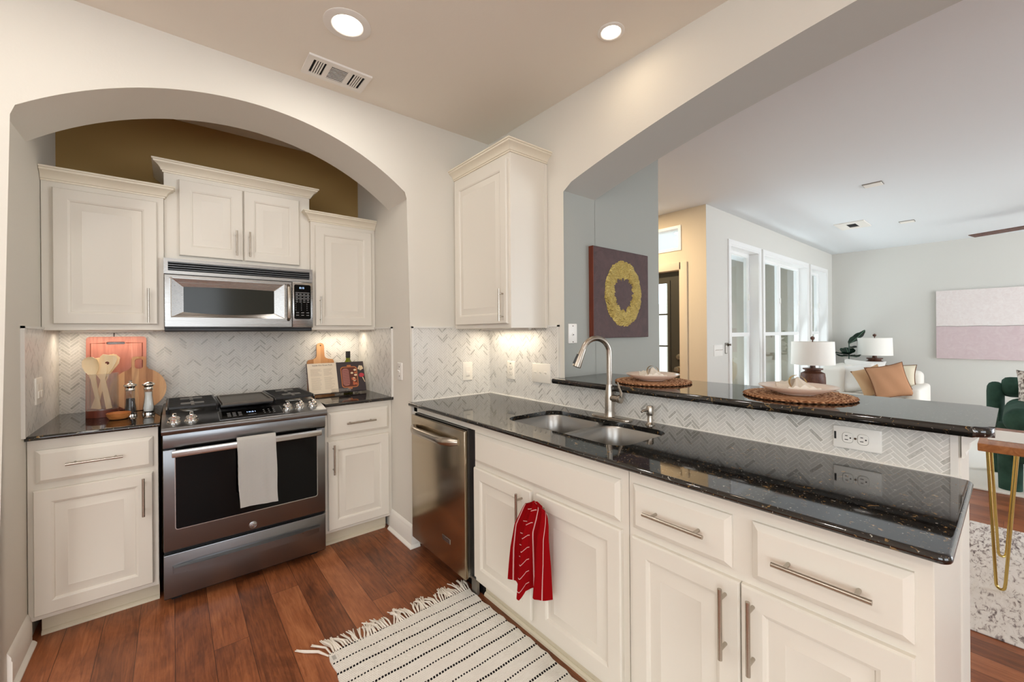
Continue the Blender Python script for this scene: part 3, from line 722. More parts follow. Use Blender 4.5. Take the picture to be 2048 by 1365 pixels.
ot = [b.bm.verts.new((p.x, p.y, tz)) for _, p in os_]; ob = [b.bm.verts.new((p.x, p.y, bz_)) for _, p in os_]
oa = [a for a, _ in os_]; ha = [ang_(p) for p in hs]; n = len(hs); m = len(os_)
oi = 0
# match each hole vertex with the outer vertex of the same angle; corners become extra triangle points
match = [min(range(m), key=lambda k: abs(((oa[k] - a + PI) % (2 * PI)) - PI) + (0.001 if any((os_[k][1] - c).length < 1e-6 for c in corners) else 0)) for a in ha]
for k in range(n):
    k2 = (k + 1) % n; a, c = match[k], match[k2]; chain = [a]
    while chain[-1] != c: chain.append((chain[-1] + 1) % m)
    b.bm.faces.new([ht[k]] + [ot[q] for q in chain] + [ht[k2]])
    b.bm.faces.new(([hb[k]] + [ob[q] for q in chain] + [hb[k2]])[::-1])
    b.bm.faces.new((ht[k], ht[k2], hb[k2], hb[k]))
for k in range(m):
    k2 = (k + 1) % m; b.bm.faces.new((ot[k], ob[k], ob[k2], ot[k2]))
def near_edge(e):
    c = (e.verts[0].co + e.verts[1].co) / 2
    return abs(e.verts[0].co.z - e.verts[1].co.z) < 1e-6 and (abs(c.x - CX0) < 1e-5 or abs(c.y - CY0) < 1e-5)
def vert_corner(e):
    a, c = e.verts[0].co, e.verts[1].co
    return abs(a.z - c.z) > 0.01 and abs(a.y - CY0) < 1e-5 and (abs(a.x - CX0) < 1e-5 or abs(a.x - CX1) < 1e-5)
bmesh.ops.bevel(b.bm, geom=[e for e in b.bm.edges if vert_corner(e)], offset=0.02, segments=5, profile=0.5, affect='EDGES')
def rim(e):
    a, c = e.verts[0].co, e.verts[1].co
    if abs(a.z - c.z) > 1e-6: return False
    def on(p): return p.x < CX0 + 0.0202 and (p.y < CY0 + 0.0202 or abs(p.x - CX0) < 1e-5) or p.y < CY0 + 0.0202 and (abs(p.y - CY0) < 1e-5 or p.x > CX1 - 0.0202)
    side = [fc for fc in e.link_faces if abs(fc.normal.z) < 0.5]
    b_in = lambda p: SX0 - 1e-4 <= p.x <= SX1 + 1e-4 and SY0 - 1e-4 <= p.y <= SY1 + 1e-4
    return on(a) and on(c) and len(side) > 0 and not (b_in(a) and b_in(c))
b.bm.normal_update()
bmesh.ops.bevel(b.bm, geom=[e for e in b.bm.edges if rim(e)], offset=0.0095, segments=4, profile=0.5, affect='EDGES')
weighted(solo('countertop', b, 'granite', 'long black granite peninsula counter with the sink cut into it', 'countertop', ang=40))
# raised bar top
b = MB(); pts = rrect(2.19 - 1.693, YJ + 0.02 - 0.036, 0.03, 5, (2.19 + 1.693) / 2, (YJ + 0.02 + 0.036) / 2)
BZ = 1.066
pts = [(1.693, 0.036 + 0.03)] 
pts = [(1.70, YJ - 0.002), (1.70, YJ + 0.018), (1.693, YJ + 0.018)]
pts = arc(1.693 + 0.04, 0.036 + 0.04, 0.04, PI, 1.5 * PI, 8) + arc(2.19 - 0.04, 0.036 + 0.04, 0.04, 1.5 * PI, 2 * PI, 8) + [(2.19, YJ - 0.001), (XB - 0.009, YJ - 0.001), (XB - 0.009, YJ + 0.018), (1.693, YJ + 0.018)]
b.prism(pts, lambda u, v, d: V((u, v, d)), ZP + 0.001, BZ)
es = [e for e in b.bm.edges if abs(e.verts[0].co.z - e.verts[1].co.z) < 1e-6 and ((e.verts[0].co + e.verts[1].co) / 2).y < YJ - 0.01]
bmesh.ops.bevel(b.bm, geom=es, offset=0.0125, segments=4, profile=0.5, affect='EDGES')
weighted(solo('bar_top', b, 'granite', 'raised black granite bar top on the half wall, carrying the two place settings', 'countertop', ang=40))
# undermount double sink
t = thing('sink', 'stainless double-bowl sink set under the black granite counter', 'sink', ((SX0 + SX1) / 2, (SY0 + SY1) / 2, 0.68))
def bowl(name, x0, x1, y0, y1, depth, r):
    b = MB(); cx, cy = (x0 + x1) / 2, (y0 + y1) / 2; rows = []
    for ins, z in ((-0.016, 0.884), (0.0, 0.884), (0.004, 0.875), (0.010, 0.884 - depth * 0.6), (0.02, 0.884 - depth + 0.02), (0.035, 0.884 - depth + 0.004), (0.06, 0.884 - depth)):
        rows.append([V((x, y, z)) for x, y in rrect((x1 - x0) - 2 * ins, (y1 - y0) - 2 * ins, max(0.01, r - ins * 0.3), 7, cx, cy)])
    vs = b.grid(rows, closed_u=True); b.bm.faces.new(vs[-1])
    o = link(name, b, 'steel_sink', t, ang=50)
    b = MB(); b.lathe([(0.045, 0.884 - depth + 0.001), (0.045, 0.884 - depth + 0.003), (0.03, 0.884 - depth + 0.003), (0.028, 0.884 - depth + 0.0005)], (cx + 0.03, cy, 0), seg=24); link('drain', b, 'chrome', o)
    return o
bowl('bowl', SX0 - 0.005, SX1 + 0.005, 1.275, SY1 + 0.005, 0.19, 0.075)
bowl('bowl', SX0 - 0.005, SX1 + 0.005, SY0 - 0.005, 1.245, 0.19, 0.075)
b = MB(); b.box((SX0 + 0.02, 1.243, 0.872), (SX1 - 0.02, 1.277, 0.8835), 0.005, 2); link('divider', b, 'steel_bright', t)
# faucet
FX, FY = 1.690, 1.292
t = thing('faucet', 'brushed nickel gooseneck faucet with a pull-down spray head behind the sink', 'faucet', (FX, FY, ZK))
b = MB(); b.prism(rrect(0.058, 0.235, 0.028, 8, FX, FY - 0.01), fz(ZK), 0, 0.006, 0.003, 2); link('base_plate', b, 'nickel', t)
b = MB(); b.lathe([(0.027, 0), (0.025, 0.008), (0.0235, 0.03), (0.023, 0.09), (0.020, 0.125), (0.0155, 0.16)], (FX, FY, ZK + 0.006), seg=28); link('body', b, 'nickel', t)
b = MB(); pts = [(FX, FY, ZK + 0.16), (FX, FY, ZK + 0.24), (FX, FY, ZK + 0.30)]
ax = V((-0.94, 0.34, 0)).normalized(); R_ = 0.075
for k in range(1, 15):
    a = PI * 0.90 * k / 14; pts.append(V((FX, FY, ZK + 0.322)) + ax * (R_ - R_ * math.cos(a)) + V((0, 0, R_ * math.sin(a))))
b.tube(pts, 0.0135, 16); link('spout', b, 'nickel', t)
e = V(pts[-1]); dn = (V(pts[-1]) - V(pts[-2])).normalized()
b = MB(); b.lathe([(0.0145, 0), (0.0155, 0.01), (0.0165, 0.03), (0.0205, 0.09), (0.0205, 0.094), (0.017, 0.095)], e, dn, 22); sh = link('spray_head', b, 'nickel', t)
b = MB(); out = V(ax); q = e + dn * 0.045 + out * 0.018; b.tube([q - dn * 0.018, q + dn * 0.03 + out * 0.004], 0.006, 10); link('spray_button', b, 'black_plastic', sh)
b = MB(); hz = ZK + 0.098; b.cyl((FX, FY, hz), (FX + 0.0, FY - 0.066, hz), 0.0175, 20); b.lathe([(0.0175, 0), (0.021, 0.006), (0.021, 0.02), (0.012, 0.024)], (FX, FY - 0.05, hz), (0, -1, 0), 20)
b.tube([(FX, FY - 0.064, hz), (FX, FY - 0.070, hz + 0.03), (FX - 0.002, FY - 0.058, hz + 0.06), (FX - 0.004, FY - 0.052, hz + 0.082)], [0.010, 0.008, 0.006, 0.005], 10, flat=.6); link('lever', b, 'nickel', t)
t = thing('soap_dispenser', 'short brushed nickel soap pump on the counter right of the faucet', 'dispenser', (1.69, 1.065, ZK))
b = MB(); b.lathe([(0.022, 0), (0.022, 0.004), (0.014, 0.010), (0.012, 0.014), (0.012, 0.045)], (1.69, 1.065, ZK), seg=20); link('base', b, 'nickel', t)
b = MB(); b.lathe([(0.015, 0.045), (0.0165, 0.05), (0.0165, 0.082), (0.013, 0.088), (0.0, 0.088)], (1.69, 1.065, ZK), seg=20); b.tube([(1.69, 1.065, ZK + 0.07), (1.655, 1.077, ZK + 0.068), (1.645, 1.080, ZK + 0.062)], [0.008, 0.006, 0.005], 10); link('pump_head', b, 'nickel', t)

# ------------------------------------------------------------------ range
t = thing('gas_range', 'dark stainless slide-in gas range with five knobs and a glass oven door', 'stove', (0.33, 3.0, 0))
RX0, RX1 = -0.0425, 0.7045; RY = 2.655
b = MB(); b.box((RX0 + 0.004, RY, 0.03), (RX1 - 0.004, YB - 0.03, 0.86)); b.box((RX0 + 0.03, RY + 0.05, 0.0), (RX0 + 0.07, RY + 0.09, 0.03)); b.box((RX1 - 0.07, RY + 0.05, 0.0), (RX1 - 0.03, RY + 0.09, 0.03)); link('body', b, 'black_plastic', t)
# cooktop deck and sloping control panel
b = MB(); b.box((RX0 - 0.003, 2.80, 0.86), (RX1 + 0.003, YB - 0.04, 0.918), 0.004); link('cooktop', b, 'steel_dark', t)
b = MB(); prof = [(2.605, 0.848), (2.598, 0.868), (2.606, 0.884), (2.80, 0.922), (2.80, 0.848)]
ev = [[V((x, y, z)) for y, z in prof] for x in (RX0 - 0.003, RX1 + 0.003)]
vs = b.grid(ev, closed_u=True); b.bm.faces.new(vs[0]); b.bm.faces.new(vs[1][::-1]); bmesh.ops.bevel(b.bm, geom=[e for e in b.bm.edges if abs(e.verts[0].co.x - e.verts[1].co.x) > 0.5], offset=0.004, segments=2, profile=0.5, affect='EDGES')
cp = link('control_panel', b, 'steel_dark', t)
b = MB(); b.box((RX0 + 0.002, 2.618, 0.782), (RX1 - 0.002, 2.70, 0.849), 0.003); link('vent_trim', b, 'steel_dark', t)
NP = V((0, -0.19, 0.98)).normalized(); UP = V((0, 0.98, 0.19)).normalized()
def onp(x, s): return V((x, 2.606, 0.884)) + UP * s            # s metres up the slope
b = MB(); q = [(0.190, 0.012), (0.480, 0.012), (0.480, 0.142), (0.190, 0.142)]
def slopebox(b, x0, x1, s0, s1, h0, h1):
    lo = [onp(x, s) + NP * h0 for x, s in ((x0, s0), (x1, s0), (x1, s1), (x0, s1))]; hi = [onp(x, s) + NP * h1 for x, s in ((x0, s0), (x1, s0), (x1, s1), (x0, s1))]
    vs = b.grid([lo, hi], closed_u=True); b.bm.faces.new(vs[1]); b.bm.faces.new(vs[0][::-1])
slopebox(b, 0.186, 0.484, 0.020, 0.150, 0.0, 0.002); fr = link('display_frame', b, 'steel_bright', cp)
b = MB(); slopebox(b, 0.189, 0.481, 0.023, 0.147, 0.0015, 0.0026); dp = link('display', b, 'black_gloss', cp)
mtx = Mat('display_digits', (150, 190, 235), 0.5); mtx.emit((190, 215, 255), 1.3); M['display_digits'] = mtx.m
plain('panel_print', (140, 140, 140), 0.6)
text_mesh('10:51', 0.022, 'display_digits', cp, onp(0.335, 0.095) + NP * 0.003, (1, 0, 0), UP, NP, depth=0.0002)
b = MB()
for x in (0.232, 0.256, 0.282):
    for s in (0.055, 0.072, 0.089, 0.106): slopebox(b, x - 0.008, x + 0.008, s, s + 0.005, 0.0026, 0.003)
for x in (0.396, 0.420, 0.444):
    for s in (0.055, 0.08, 0.105): slopebox(b, x - 0.004, x + 0.004, s, s + 0.006, 0.0026, 0.003)
slopebox(b, 0.315, 0.355, 0.055, 0.059, 0.0026, 0.003); merge(dp, b, 'panel_print')
for x in (0.004, 0.072, 0.513, 0.580, 0.648):
    c = onp(x, 0.068 + (0.0 if x < 0.1 else 0.02)); b = MB()
    b.lathe([(0.0285, 0), (0.0285, 0.006), (0.024, 0.010), (0.0235, 0.022), (0.021, 0.025), (0.0, 0.025)], c, NP, 28)
    m_ = Matrix((V((1, 0, 0)), UP, NP)).transposed().to_4x4(); m_.translation = c
    g_ = MB(); g_.box((-0.0085, -0.021, 0.022), (0.0085, 0.021, 0.043), 0.004, 2); g_.xf(m_)
    me = bpy.data.meshes.new('k'); g_.bm.to_mesh(me); b.bm.from_mesh(me); g_.bm.free(); bpy.data.meshes.remove(me)
    link('knob', b, 'chrome', cp)
# grates, griddle, burners
def grate(x0, x1):
    b = MB(); y0, y1, z = 2.815, 3.235, 0.950
    for x in (x0 + 0.006, x1 - 0.006): b.tube([(x, y0 + 0.01, 0.92), (x, y0, z - 0.01), (x, y0 + 0.02, z), (x, y1 - 0.02, z), (x, y1, z - 0.01), (x, y1 - 0.005, 0.92)], 0.0065, 8)
    for k in range(10):
        y = y0 + 0.018 + (y1 - y0 - 0.036) * k / 9; b.box((x0 + 0.006, y - 0.0055, z - 0.012), (x1 - 0.006, y + 0.0055, z + 0.005), 0.003, 1)
    g = link('grate', b, 'cast_iron', t)
    for y in (2.915, 3.13):
        b = MB(); b.box(((x0 + x1) / 2 - 0.008, y - 0.075, z - 0.010), ((x0 + x1) / 2 + 0.008, y + 0.075, z + 0.0075), 0.002, 1); b.box(((x0 + x1) / 2 - 0.052, y - 0.016, z - 0.010), ((x0 + x1) / 2 + 0.052, y + 0.016, z + 0.0085), 0.002, 1)
        link('burner_cross', b, 'burner_grey', g)
    return g
grate(RX0 + 0.012, 0.197); grate(0.465, RX1 - 0.012)
b = MB(); b.box((0.203, 2.80, 0.925), (0.459, 3.235, 0.945), 0.006); link('centre_grate', b, 'cast_iron', t)
b = MB(); b.box((0.208, 2.75, 0.946), (0.452, 3.12, 0.953), 0.003, 1); frame_rect(b, 0.208, 0.452, 2.75, 3.12, 0.010, 0, 0.014, fz(0.946)); link('griddle', b, 'griddle_metal', t)
for x in (0.077, 0.585):
    for y in (2.915, 3.13):
        b = MB(); b.lathe([(0.05, 0.918), (0.05, 0.924), (0.036, 0.93), (0.036, 0.935), (0.0, 0.935)], (x, y, 0), seg=24); link('burner', b, 'clip_metal', t)
# oven door
b = MB(); z0, z1 = 0.275, 0.772
b.box((RX0 + 0.002, RY - 0.028, z0), (RX1 - 0.002, RY, z1), 0.004, 2); od = link('oven_door', b, 'steel_dark', t)
b = MB(); b.prism(rrect(0.655, 0.372, 0.012, 4, 0.331, 0.560), fy(RY - 0.028), 0.0, 0.0015); link('window_trim', b, 'steel_bright', od)
b = MB(); b.prism(rrect(0.648, 0.420, 0.010, 4, 0.331, 0.588), fy(RY - 0.028), -0.001, 0.0028); link('oven_window', b, 'black_gloss', od)
b = MB(); b.box((RX0 + 0.035, RY - 0.072, 0.739), (RX1 - 0.030, RY - 0.058, 0.774), 0.005, 2)
for x in (RX0 + 0.06, RX1 - 0.06): b.box((x - 0.012, RY - 0.06, 0.745), (x + 0.012, RY - 0.026, 0.768), 0.003, 1)
oh = link('handle', b, 'steel_bright', od)
b = MB(); b.lathe([(0.0185, 0), (0.0185, 0.001), (0.0165, 0.002), (0.0, 0.002)], (0.331, RY - 0.028, 0.302), (0, -1, 0), 32); bd = link('badge', b, 'steel_bright', od)
b = MB(); b.tube([(0.331 + 0.0165 * math.cos(2 * PI * k / 32), RY - 0.0302, 0.302 + 0.0165 * math.sin(2 * PI * k / 32)) for k in range(32)], 0.0009, 6, closed=True)
for k, (cx, cz, r0) in enumerate(((-0.0045, 0.0, 0.0045), (0.0045, 0.0, 0.0045))):
    b.tube([(0.331 + cx + r0 * math.cos(a) * (0.8 if k else 1), RY - 0.0302, 0.302 + cz + r0 * math.sin(a) * 1.4) for a in [0.6 + 5.2 * q / 20 for q in range(21)]], 0.0007, 6)
for q in range(4):
    a = PI / 4 + q * PI / 2; b.tube([(0.331 + 0.0115 * math.cos(a + d_ * 0.5), RY - 0.0302, 0.302 + (0.0115 + 0.0015 * math.sin(d_ * 3)) * math.sin(a + d_ * 0.5)) for d_ in (-1, -.5, 0, .5, 1)], 0.0006, 6)
link('monogram', b, 'steel_dark', bd)
b = MB(); b.box((RX0 + 0.002, RY - 0.028, 0.045), (RX1 - 0.002, RY, 0.258), 0.004, 2); dr = link('drawer', b, 'steel_dark', t)
b = MB(); pts = []
for k in range(13):
    s_ = k / 12; pts.append((RX0 + 0.035 + (RX1 - RX0 - 0.07) * s_, RY - 0.034 - 0.034 * min(1.0, math.sin(PI * s_) * 2.2), 0.182))
b.grid([[V(p) + V((0, dy, dz)) for p in pts] for dy, dz in ((0, 0.018), (0, -0.018), (0.010, -0.020), (0.010, 0.020))], closed_v=True)
for x, sgn in ((0, 1), (-1, -1)): pass
b.box((RX0 + 0.036, RY - 0.036, 0.166), (RX0 + 0.05, RY - 0.026, 0.198)); b.box((RX1 - 0.05, RY - 0.036, 0.166), (RX1 - 0.036, RY - 0.026, 0.198)); b.box((RX0 + 0.04, RY - 0.06, 0.196), (RX1 - 0.04, RY - 0.026, 0.2))
link('handle', b, 'steel_dark', dr)
# hanging waffle towel on the oven handle
def waffle(name, c, cell):
    a = Mat(name, c, 0.95, 0, 0.1); x, y, z = a.sep(a.obj())
    fx_ = (x / cell).fract() - 0.5; fz_ = (z / cell).fract() - 0.5
    h_ = fx_.abs().max(fz_.abs()); a.bump(h_, 0.0022, 0.6); M[name] = a.m
waffle('waffle_cotton', (243, 240, 234), 0.0075)
def hang(b, x0, x1, yf, zt, zf, zb, ybk, n=14, m=26, wob=0.004, lean=0.0, seed=1):
    """cloth over a bar: front panel down to zf at yf, back panel down to zb at ybk"""
    rnd = random.Random(seed); ph = [rnd.uniform(0, 6) for _ in range(4)]
    L = []
    for k in range(m + 1):
        s_ = k / m; L.append((yf, zf + (zt - zf) * s_, 1 - s_))
    for k in range(1, 6): 
        a = PI * k / 6; L.append(((yf + ybk) / 2 - (ybk - yf) / 2 * math.cos(a), zt + (ybk - yf) / 2 * math.sin(a), 0))
    for k in range(11): L.append((ybk, zt + (zb - zt) * k / 10, 0))
    rows = []
    for y, z, fr_ in L:
        row = []
        for i in range(n + 1):
            u = i / n; w_ = wob * fr_ * (math.sin(u * 7 + ph[0]) + 0.6 * math.sin(u * 13 + ph[1] + z * 6))
            row.append(V((x0 + (x1 - x0) * u + lean * fr_ + 0.003 * fr_ * math.sin(z * 22 + ph[2] + u * 2), y - abs(w_), z + 0.004 * fr_ * math.sin(u * 3.0 + ph[3]))))
        rows.append(row)
    b.grid(rows)
    bmesh.ops.solidify(b.bm, geom=b.bm.faces[:], thickness=0.004)
b = MB(); hang(b, 0.256, 0.434, RY - 0.079, 0.778, 0.423, 0.50, RY - 0.047, lean=0.009)
solo('kitchen_towel', b, 'waffle_cotton', 'white waffle-weave towel hung over the oven door handle', 'towel', ang=60)
# ------------------------------------------------------------------ microwave
t = thing('microwave', 'stainless over-the-range microwave hung below the centre wall cabinet', 'microwave', (0.335, 3.12, 1.352))
MX0, MX1, MY = -0.036, 0.7145, 2.945; SEAM = 0.591
b = MB(); b.box((MX0 + 0.004, MY + 0.012, 1.375), (MX1 - 0.004, YB - 0.01, 1.755)); link('body', b, 'steel_dark', t)
b = MB(); b.box((MX0 + 0.002, MY + 0.008, 1.353), (MX1 - 0.002, YB - 0.012, 1.376), 0.003); link('underside', b, 'black_plastic', t)
b = MB(); frame_rect(b, MX0, MX1, 1.672, 1.757, 0.018, -0.02, 0.008, fy(MY)); vg = link('vent_grille', b, 'steel_microwave', t)
b = MB(); b.box((MX0 + 0.015, MY + 0.008, 1.688), (MX1 - 0.015, MY + 0.014, 1.742)); link('vent_cavity', b, 'black_void', vg)
for k in range(4):
    b = MB(); z = 1.696 + k * 0.0125; b.box((MX0 + 0.018, MY - 0.004, z), (MX1 - 0.018, MY + 0.008, z + 0.004), 0.001, 1); link('louvre', b, 'steel_dark', vg)
# door: bulging face with flared window recess
b = MB(); dx0, dx1, dz0, dz1 = MX0, SEAM, 1.377, 1.669
b.nest((dx0, MY, dz0), UX, UZ, NY, [(0, -0.01), (0, 0.012), (0.004, 0.016), (0.022, 0.017)], dx1 - dx0, dz1 - dz0)
for fc in [q for q in b.bm.faces if q.calc_center_median().y < MY - 0.0165 and q.calc_area() > 0.05]: bmesh.ops.delete(b.bm, geom=[fc], context='FACES_ONLY')
fo = [V((x, MY - 0.017, z)) for x, z in ((dx0 + 0.022, dz0 + 0.022), (dx1 - 0.022, dz0 + 0.022), (dx1 - 0.022, dz1 - 0.022), (dx0 + 0.022, dz1 - 0.022))]
def ringpts(x0, x1, z0, z1, y, sag=0.0, n=8):
    p = []
    for k in range(n): p.append(V((x0 + (x1 - x0) * k / n, y, z0 - sag * math.sin(PI * k / n))))
    for k in range(n): p.append(V((x1, y, z0 + (z1 - z0) * k / n)))
    for k in range(n): p.append(V((x1 - (x1 - x0) * k / n, y, z1 + sag * 0.25 * math.sin(PI * k / n))))
    for k in range(n): p.append(V((x0, y, z1 - (z1 - z0) * k / n)))
    return p
A_ = ringpts(dx0 + 0.022, dx1 - 0.022, dz0 + 0.022, dz1 - 0.022, MY - 0.017)
B_ = ringpts(-0.006, 0.548, 1.432, 1.652, MY - 0.017)
Cc = ringpts(0.048, 0.492, 1.462, 1.604, MY - 0.004, 0.012)
# side flares are recessed trapezoids; the top and bottom swing through as a curved band
vs = b.grid([A_, B_], closed_u=True)
md = link('door', b, 'steel_microwave', t, ang=20)
b = MB(); b.grid([B_, Cc], closed_u=True); link('window_flare', b, 'steel_microwave', md, ang=10)
b = MB()
for p0, p1 in ((0, 0), (8, 8), (16, 16), (24, 24)): b.tube([B_[p0] + V((0, -0.0005, 0)), Cc[p1] + V((0, -0.001, 0))], 0.0016, 6)
b.tube([B_[k] + V((0, -0.0005, 0)) for k in range(24, 32)] + [B_[0] + V((0, -0.0005, 0))], 0.0016, 6); b.tube([B_[k] + V((0, -0.0005, 0)) for k in range(8, 17)], 0.0016, 6)
merge(md, b, 'chrome', 20)
b = MB(); b.prism([(p.x, p.z) for p in Cc], fy(MY - 0.0038), -0.004, 0.0); link('door_window', b, 'microwave_glass', md)
b = MB(); b.tube([(0.569, MY - 0.014, 1.425), (0.569, MY - 0.034, 1.44), (0.569, MY - 0.044, 1.49), (0.569, MY - 0.047, 1.535), (0.569, MY - 0.044, 1.58), (0.569, MY - 0.034, 1.63), (0.569, MY - 0.014, 1.645)], [0.010, 0.0115, 0.012, 0.012, 0.012, 0.0115, 0.010], 14, up=(1, 0, 0)); link('handle', b, 'nickel', md)
b = MB(); b.box((SEAM + 0.002, MY - 0.014, 1.377), (MX1, MY + 0.012, 1.669), 0.004, 2); mc = link('control_panel', b, 'steel_microwave', t)
b = MB(); b.prism(rrect(0.098, 0.222, 0.010, 4, 0.652, 1.542), fy(MY - 0.014), 0.0, 0.0015); kp = link('keypad', b, 'black_gloss', mc)
text_mesh('8:15', 0.017, 'display_digits', mc, (0.648, MY - 0.0160, 1.632), (1, 0, 0), (0, 0, 1), (0, -1, 0), depth=0.0001)
b = MB()
for z in (1.600, 1.581, 1.562): b.box((0.610, MY - 0.0158, z), (0.694, MY - 0.0154, z + 0.0035))
for j, z in enumerate((1.590, 1.571, 1.552, 1.540)):
    for x in (0.618, 0.640, 0.662, 0.684): b.box((x - 0.007, MY - 0.0158, z), (x + 0.007, MY - 0.0154, z + 0.004))
for z in (1.527, 1.514, 1.501, 1.488):
    for x in (0.612, 0.645, 0.678): b.box((x - 0.002, MY - 0.0158, z), (x + 0.002, MY - 0.0154, z + 0.004))
for z in (1.470, 1.454):
    for x in (0.622, 0.652, 0.682): b.box((x - 0.008, MY - 0.0158, z), (x + 0.008, MY - 0.0154, z + 0.004))
merge(kp, b, 'panel_print')

# ------------------------------------------------------------------ switches and outlets
def plate(name, label, cat, c, u, n, w, h, features, mat='almond_plastic', group=None):
    """wall plate centred at c; u = across, n = out of the wall; features: (kind, du, dv)"""
    c, u, n = V(c), V(u), V(n); v = UZ
    t = thing(name, label, cat, c, 0, group)
    f = lambda a, e, d: c + u * a + v * e + n * d
    b = MB(); b.prism(rrect(w, h, 0.005, 3), f, 0, 0.006, 0.003, 2); link('cover_plate', b, mat, t)
    for kind, du, dv in features:
        b = MB()
        if kind == 'rocker':
            b.prism(rrect(0.033, 0.066, 0.002, 2, du, dv), f, 0.005, 0.0075, 0.001, 1)
            b.prism([(du - 0.015, dv - 0.031), (du + 0.015, dv - 0.031), (du + 0.015, dv), (du - 0.015, dv)], f, 0.007, 0.011, 0.002, 2); link('rocker', b, mat, t)
        elif kind == 'toggle':
            b.prism([(du - 0.005, dv - 0.012), (du + 0.005, dv - 0.012), (du + 0.005, dv + 0.012), (du - 0.005, dv + 0.012)], f, 0.005, 0.007)
            b.cyl(f(du, dv, 0.004), f(du, dv + 0.010, 0.020), 0.0045, 8, 0.0035); link('toggle', b, mat, t)
        elif kind == 'screw':
            b.cyl(f(du, dv, 0.005), f(du, dv, 0.0075), 0.0035, 10); link('screw', b, 'bronze_metal' if mat == 'white_plastic' else 'clip_metal', t)
        elif kind == 'jack':
            b.cyl(f(du, dv, 0.005), f(du, dv, 0.010), 0.010, 14); q = link('jack', b, mat, t)
            b = MB(); b.cyl(f(du, dv - 0.002, 0.009), f(du, dv - 0.002, 0.0106), 0.004, 10); link('socket', b, 'dark_slot', q)
        elif kind in ('outlet', 'outlet_h'):
            R_ = (lambda a, e: (a, e)) if kind == 'outlet' else (lambda a, e: (-e, a))
            pts = [(p[0] + du, p[1] + dv) for p in [R_(x, y) for x, y in rrect(0.034, 0.028, 0.010, 4)]]
            b.prism(pts, f, 0.005, 0.0075, 0.001, 1); q = link('receptacle', b, mat, t)
            b = MB(); b.tube([f(p[0], p[1], 0.0062) for p in pts], 0.0007, 5, closed=True); merge(q, b, 'clip_metal')
            g = MB()
            for x, y, sx, sy in ((-0.0065, 0.003, 0.0012, 0.0045), (0.0065, 0.003, 0.0012, 0.0035)):
                rx, ry = R_(x, y); a, e = (sx, sy) if kind == 'outlet' else (sy, sx)
                g.prism([(du + rx - a, dv + ry - e), (du + rx + a, dv + ry - e), (du + rx + a, dv + ry + e), (du + rx - a, dv + ry + e)], f, 0.007, 0.0078)
            rx, ry = R_(0, -0.0075); g.prism([(du + rx + 0.0024 * math.cos(k), dv + ry + 0.0024 * math.sin(k)) for k in [2 * PI * j / 10 for j in range(10)]], f, 0.007, 0.0078)
            link('slots', g, 'dark_slot', q)
        elif kind == 'sensor':
            b.prism([(du - 0.0028, dv - 0.0125), (du + 0.0028, dv - 0.0125), (du + 0.0028, dv + 0.0125), (du - 0.0028, dv + 0.0125)], f, 0.0055, 0.0068); link('sensor', b, 'dark_slot', t)
        elif kind == 'slots':
            for dz in (0.045, 0.026, 0.008, -0.012, -0.03): b.prism([(du - 0.007, dv + dz - 0.003), (du + 0.007, dv + dz - 0.003), (du + 0.007, dv + dz + 0.003), (du - 0.007, dv + dz + 0.003)], f, 0.0055, 0.0074)
            link('slots', b, 'clip_metal', t)
    return t
NXp = V((1, 0, 0)); TY = YW - 0.008; TX = XB - 0.008
plate('light_switch', 'pale switch plate seen edge-on on the tile at the left end of the left counter', 'switch', (XL + 0.008, 2.862, 1.082), (0, 1, 0), NXp, 0.116, 0.122, [('rocker', -0.024, 0), ('rocker', 0.024, 0)])
plate('light_switch', 'small toggle switch plate on the bare arch jamb beside the right counter', 'switch', (XR, 2.556, 1.085), (0, -1, 0), NX, 0.070, 0.115, [('toggle', 0, 0), ('screw', 0, 0.03), ('screw', 0, -0.03)], 'white_plastic')
plate('light_switch', 'rocker switch plate on the herringbone tile left of the sink counter corner', 'switch', (1.562, TY, 1.070), (1, 0, 0), NY, 0.078, 0.124, [('rocker', 0, 0)])
plate('wall_outlet', 'slim vertical outlet plate on the tile just right of the sink counter corner', 'outlet', (TX, 2.144, 1.082), (0, -1, 0), NX, 0.078, 0.122, [('outlet', 0, 0.02), ('outlet', 0, -0.02), ('slots', 0, 0)])
plate('light_switch', 'three-toggle switch plate on the tile left of the faucet', 'switch', (TX, 1.850, 1.082), (0, -1, 0), NX, 0.160, 0.118, [('toggle', -0.045, 0), ('toggle', 0, 0), ('toggle', 0.045, 0)])
plate('wall_outlet', 'white horizontal double outlet on the tile below the near end of the bar top', 'outlet', (TX, 0.335, 0.973), (0, -1, 0), NX, 0.126, 0.075, [('outlet_h', -0.023, 0), ('outlet_h', 0.017, 0), ('sensor', -0.0565, 0.004), ('screw', -0.003, 0)], 'white_plastic')
plate('cable_plate', 'white cable jack plate on the grey wall left of the gold ring painting', 'wall plate', (1.851, YJ, 1.325), (1, 0, 0), NY, 0.074, 0.118, [('jack', 0, -0.005), ('screw', 0, 0.045), ('screw', 0, -0.05)], 'white_plastic')
plate('light_switch', 'four-toggle switch plate on the living room wall left of the windows', 'switch', (4.65, YN, 1.117), (1, 0, 0), NY, 0.21, 0.125, [('toggle', -0.07, 0), ('toggle', -0.024, 0), ('toggle', 0.022, 0), ('toggle', 0.068, 0)], 'white_plastic')
t = thing('wall_hook', 'small metal hook plate on the living room wall beside the four-toggle switch', 'hook', (4.855, YN, 1.135))
b = MB(); b.prism(rrect(0.055, 0.125, 0.012, 4, 4.842, 1.135), fy(YN), 0, 0.006); link('plate', b, 'clip_metal', t)
b = MB(); b.prism(rrect(0.03, 0.085, 0.008, 4, 4.842, 1.125), fy(YN), 0.0055, 0.008); link('inset', b, 'white_plastic', t)
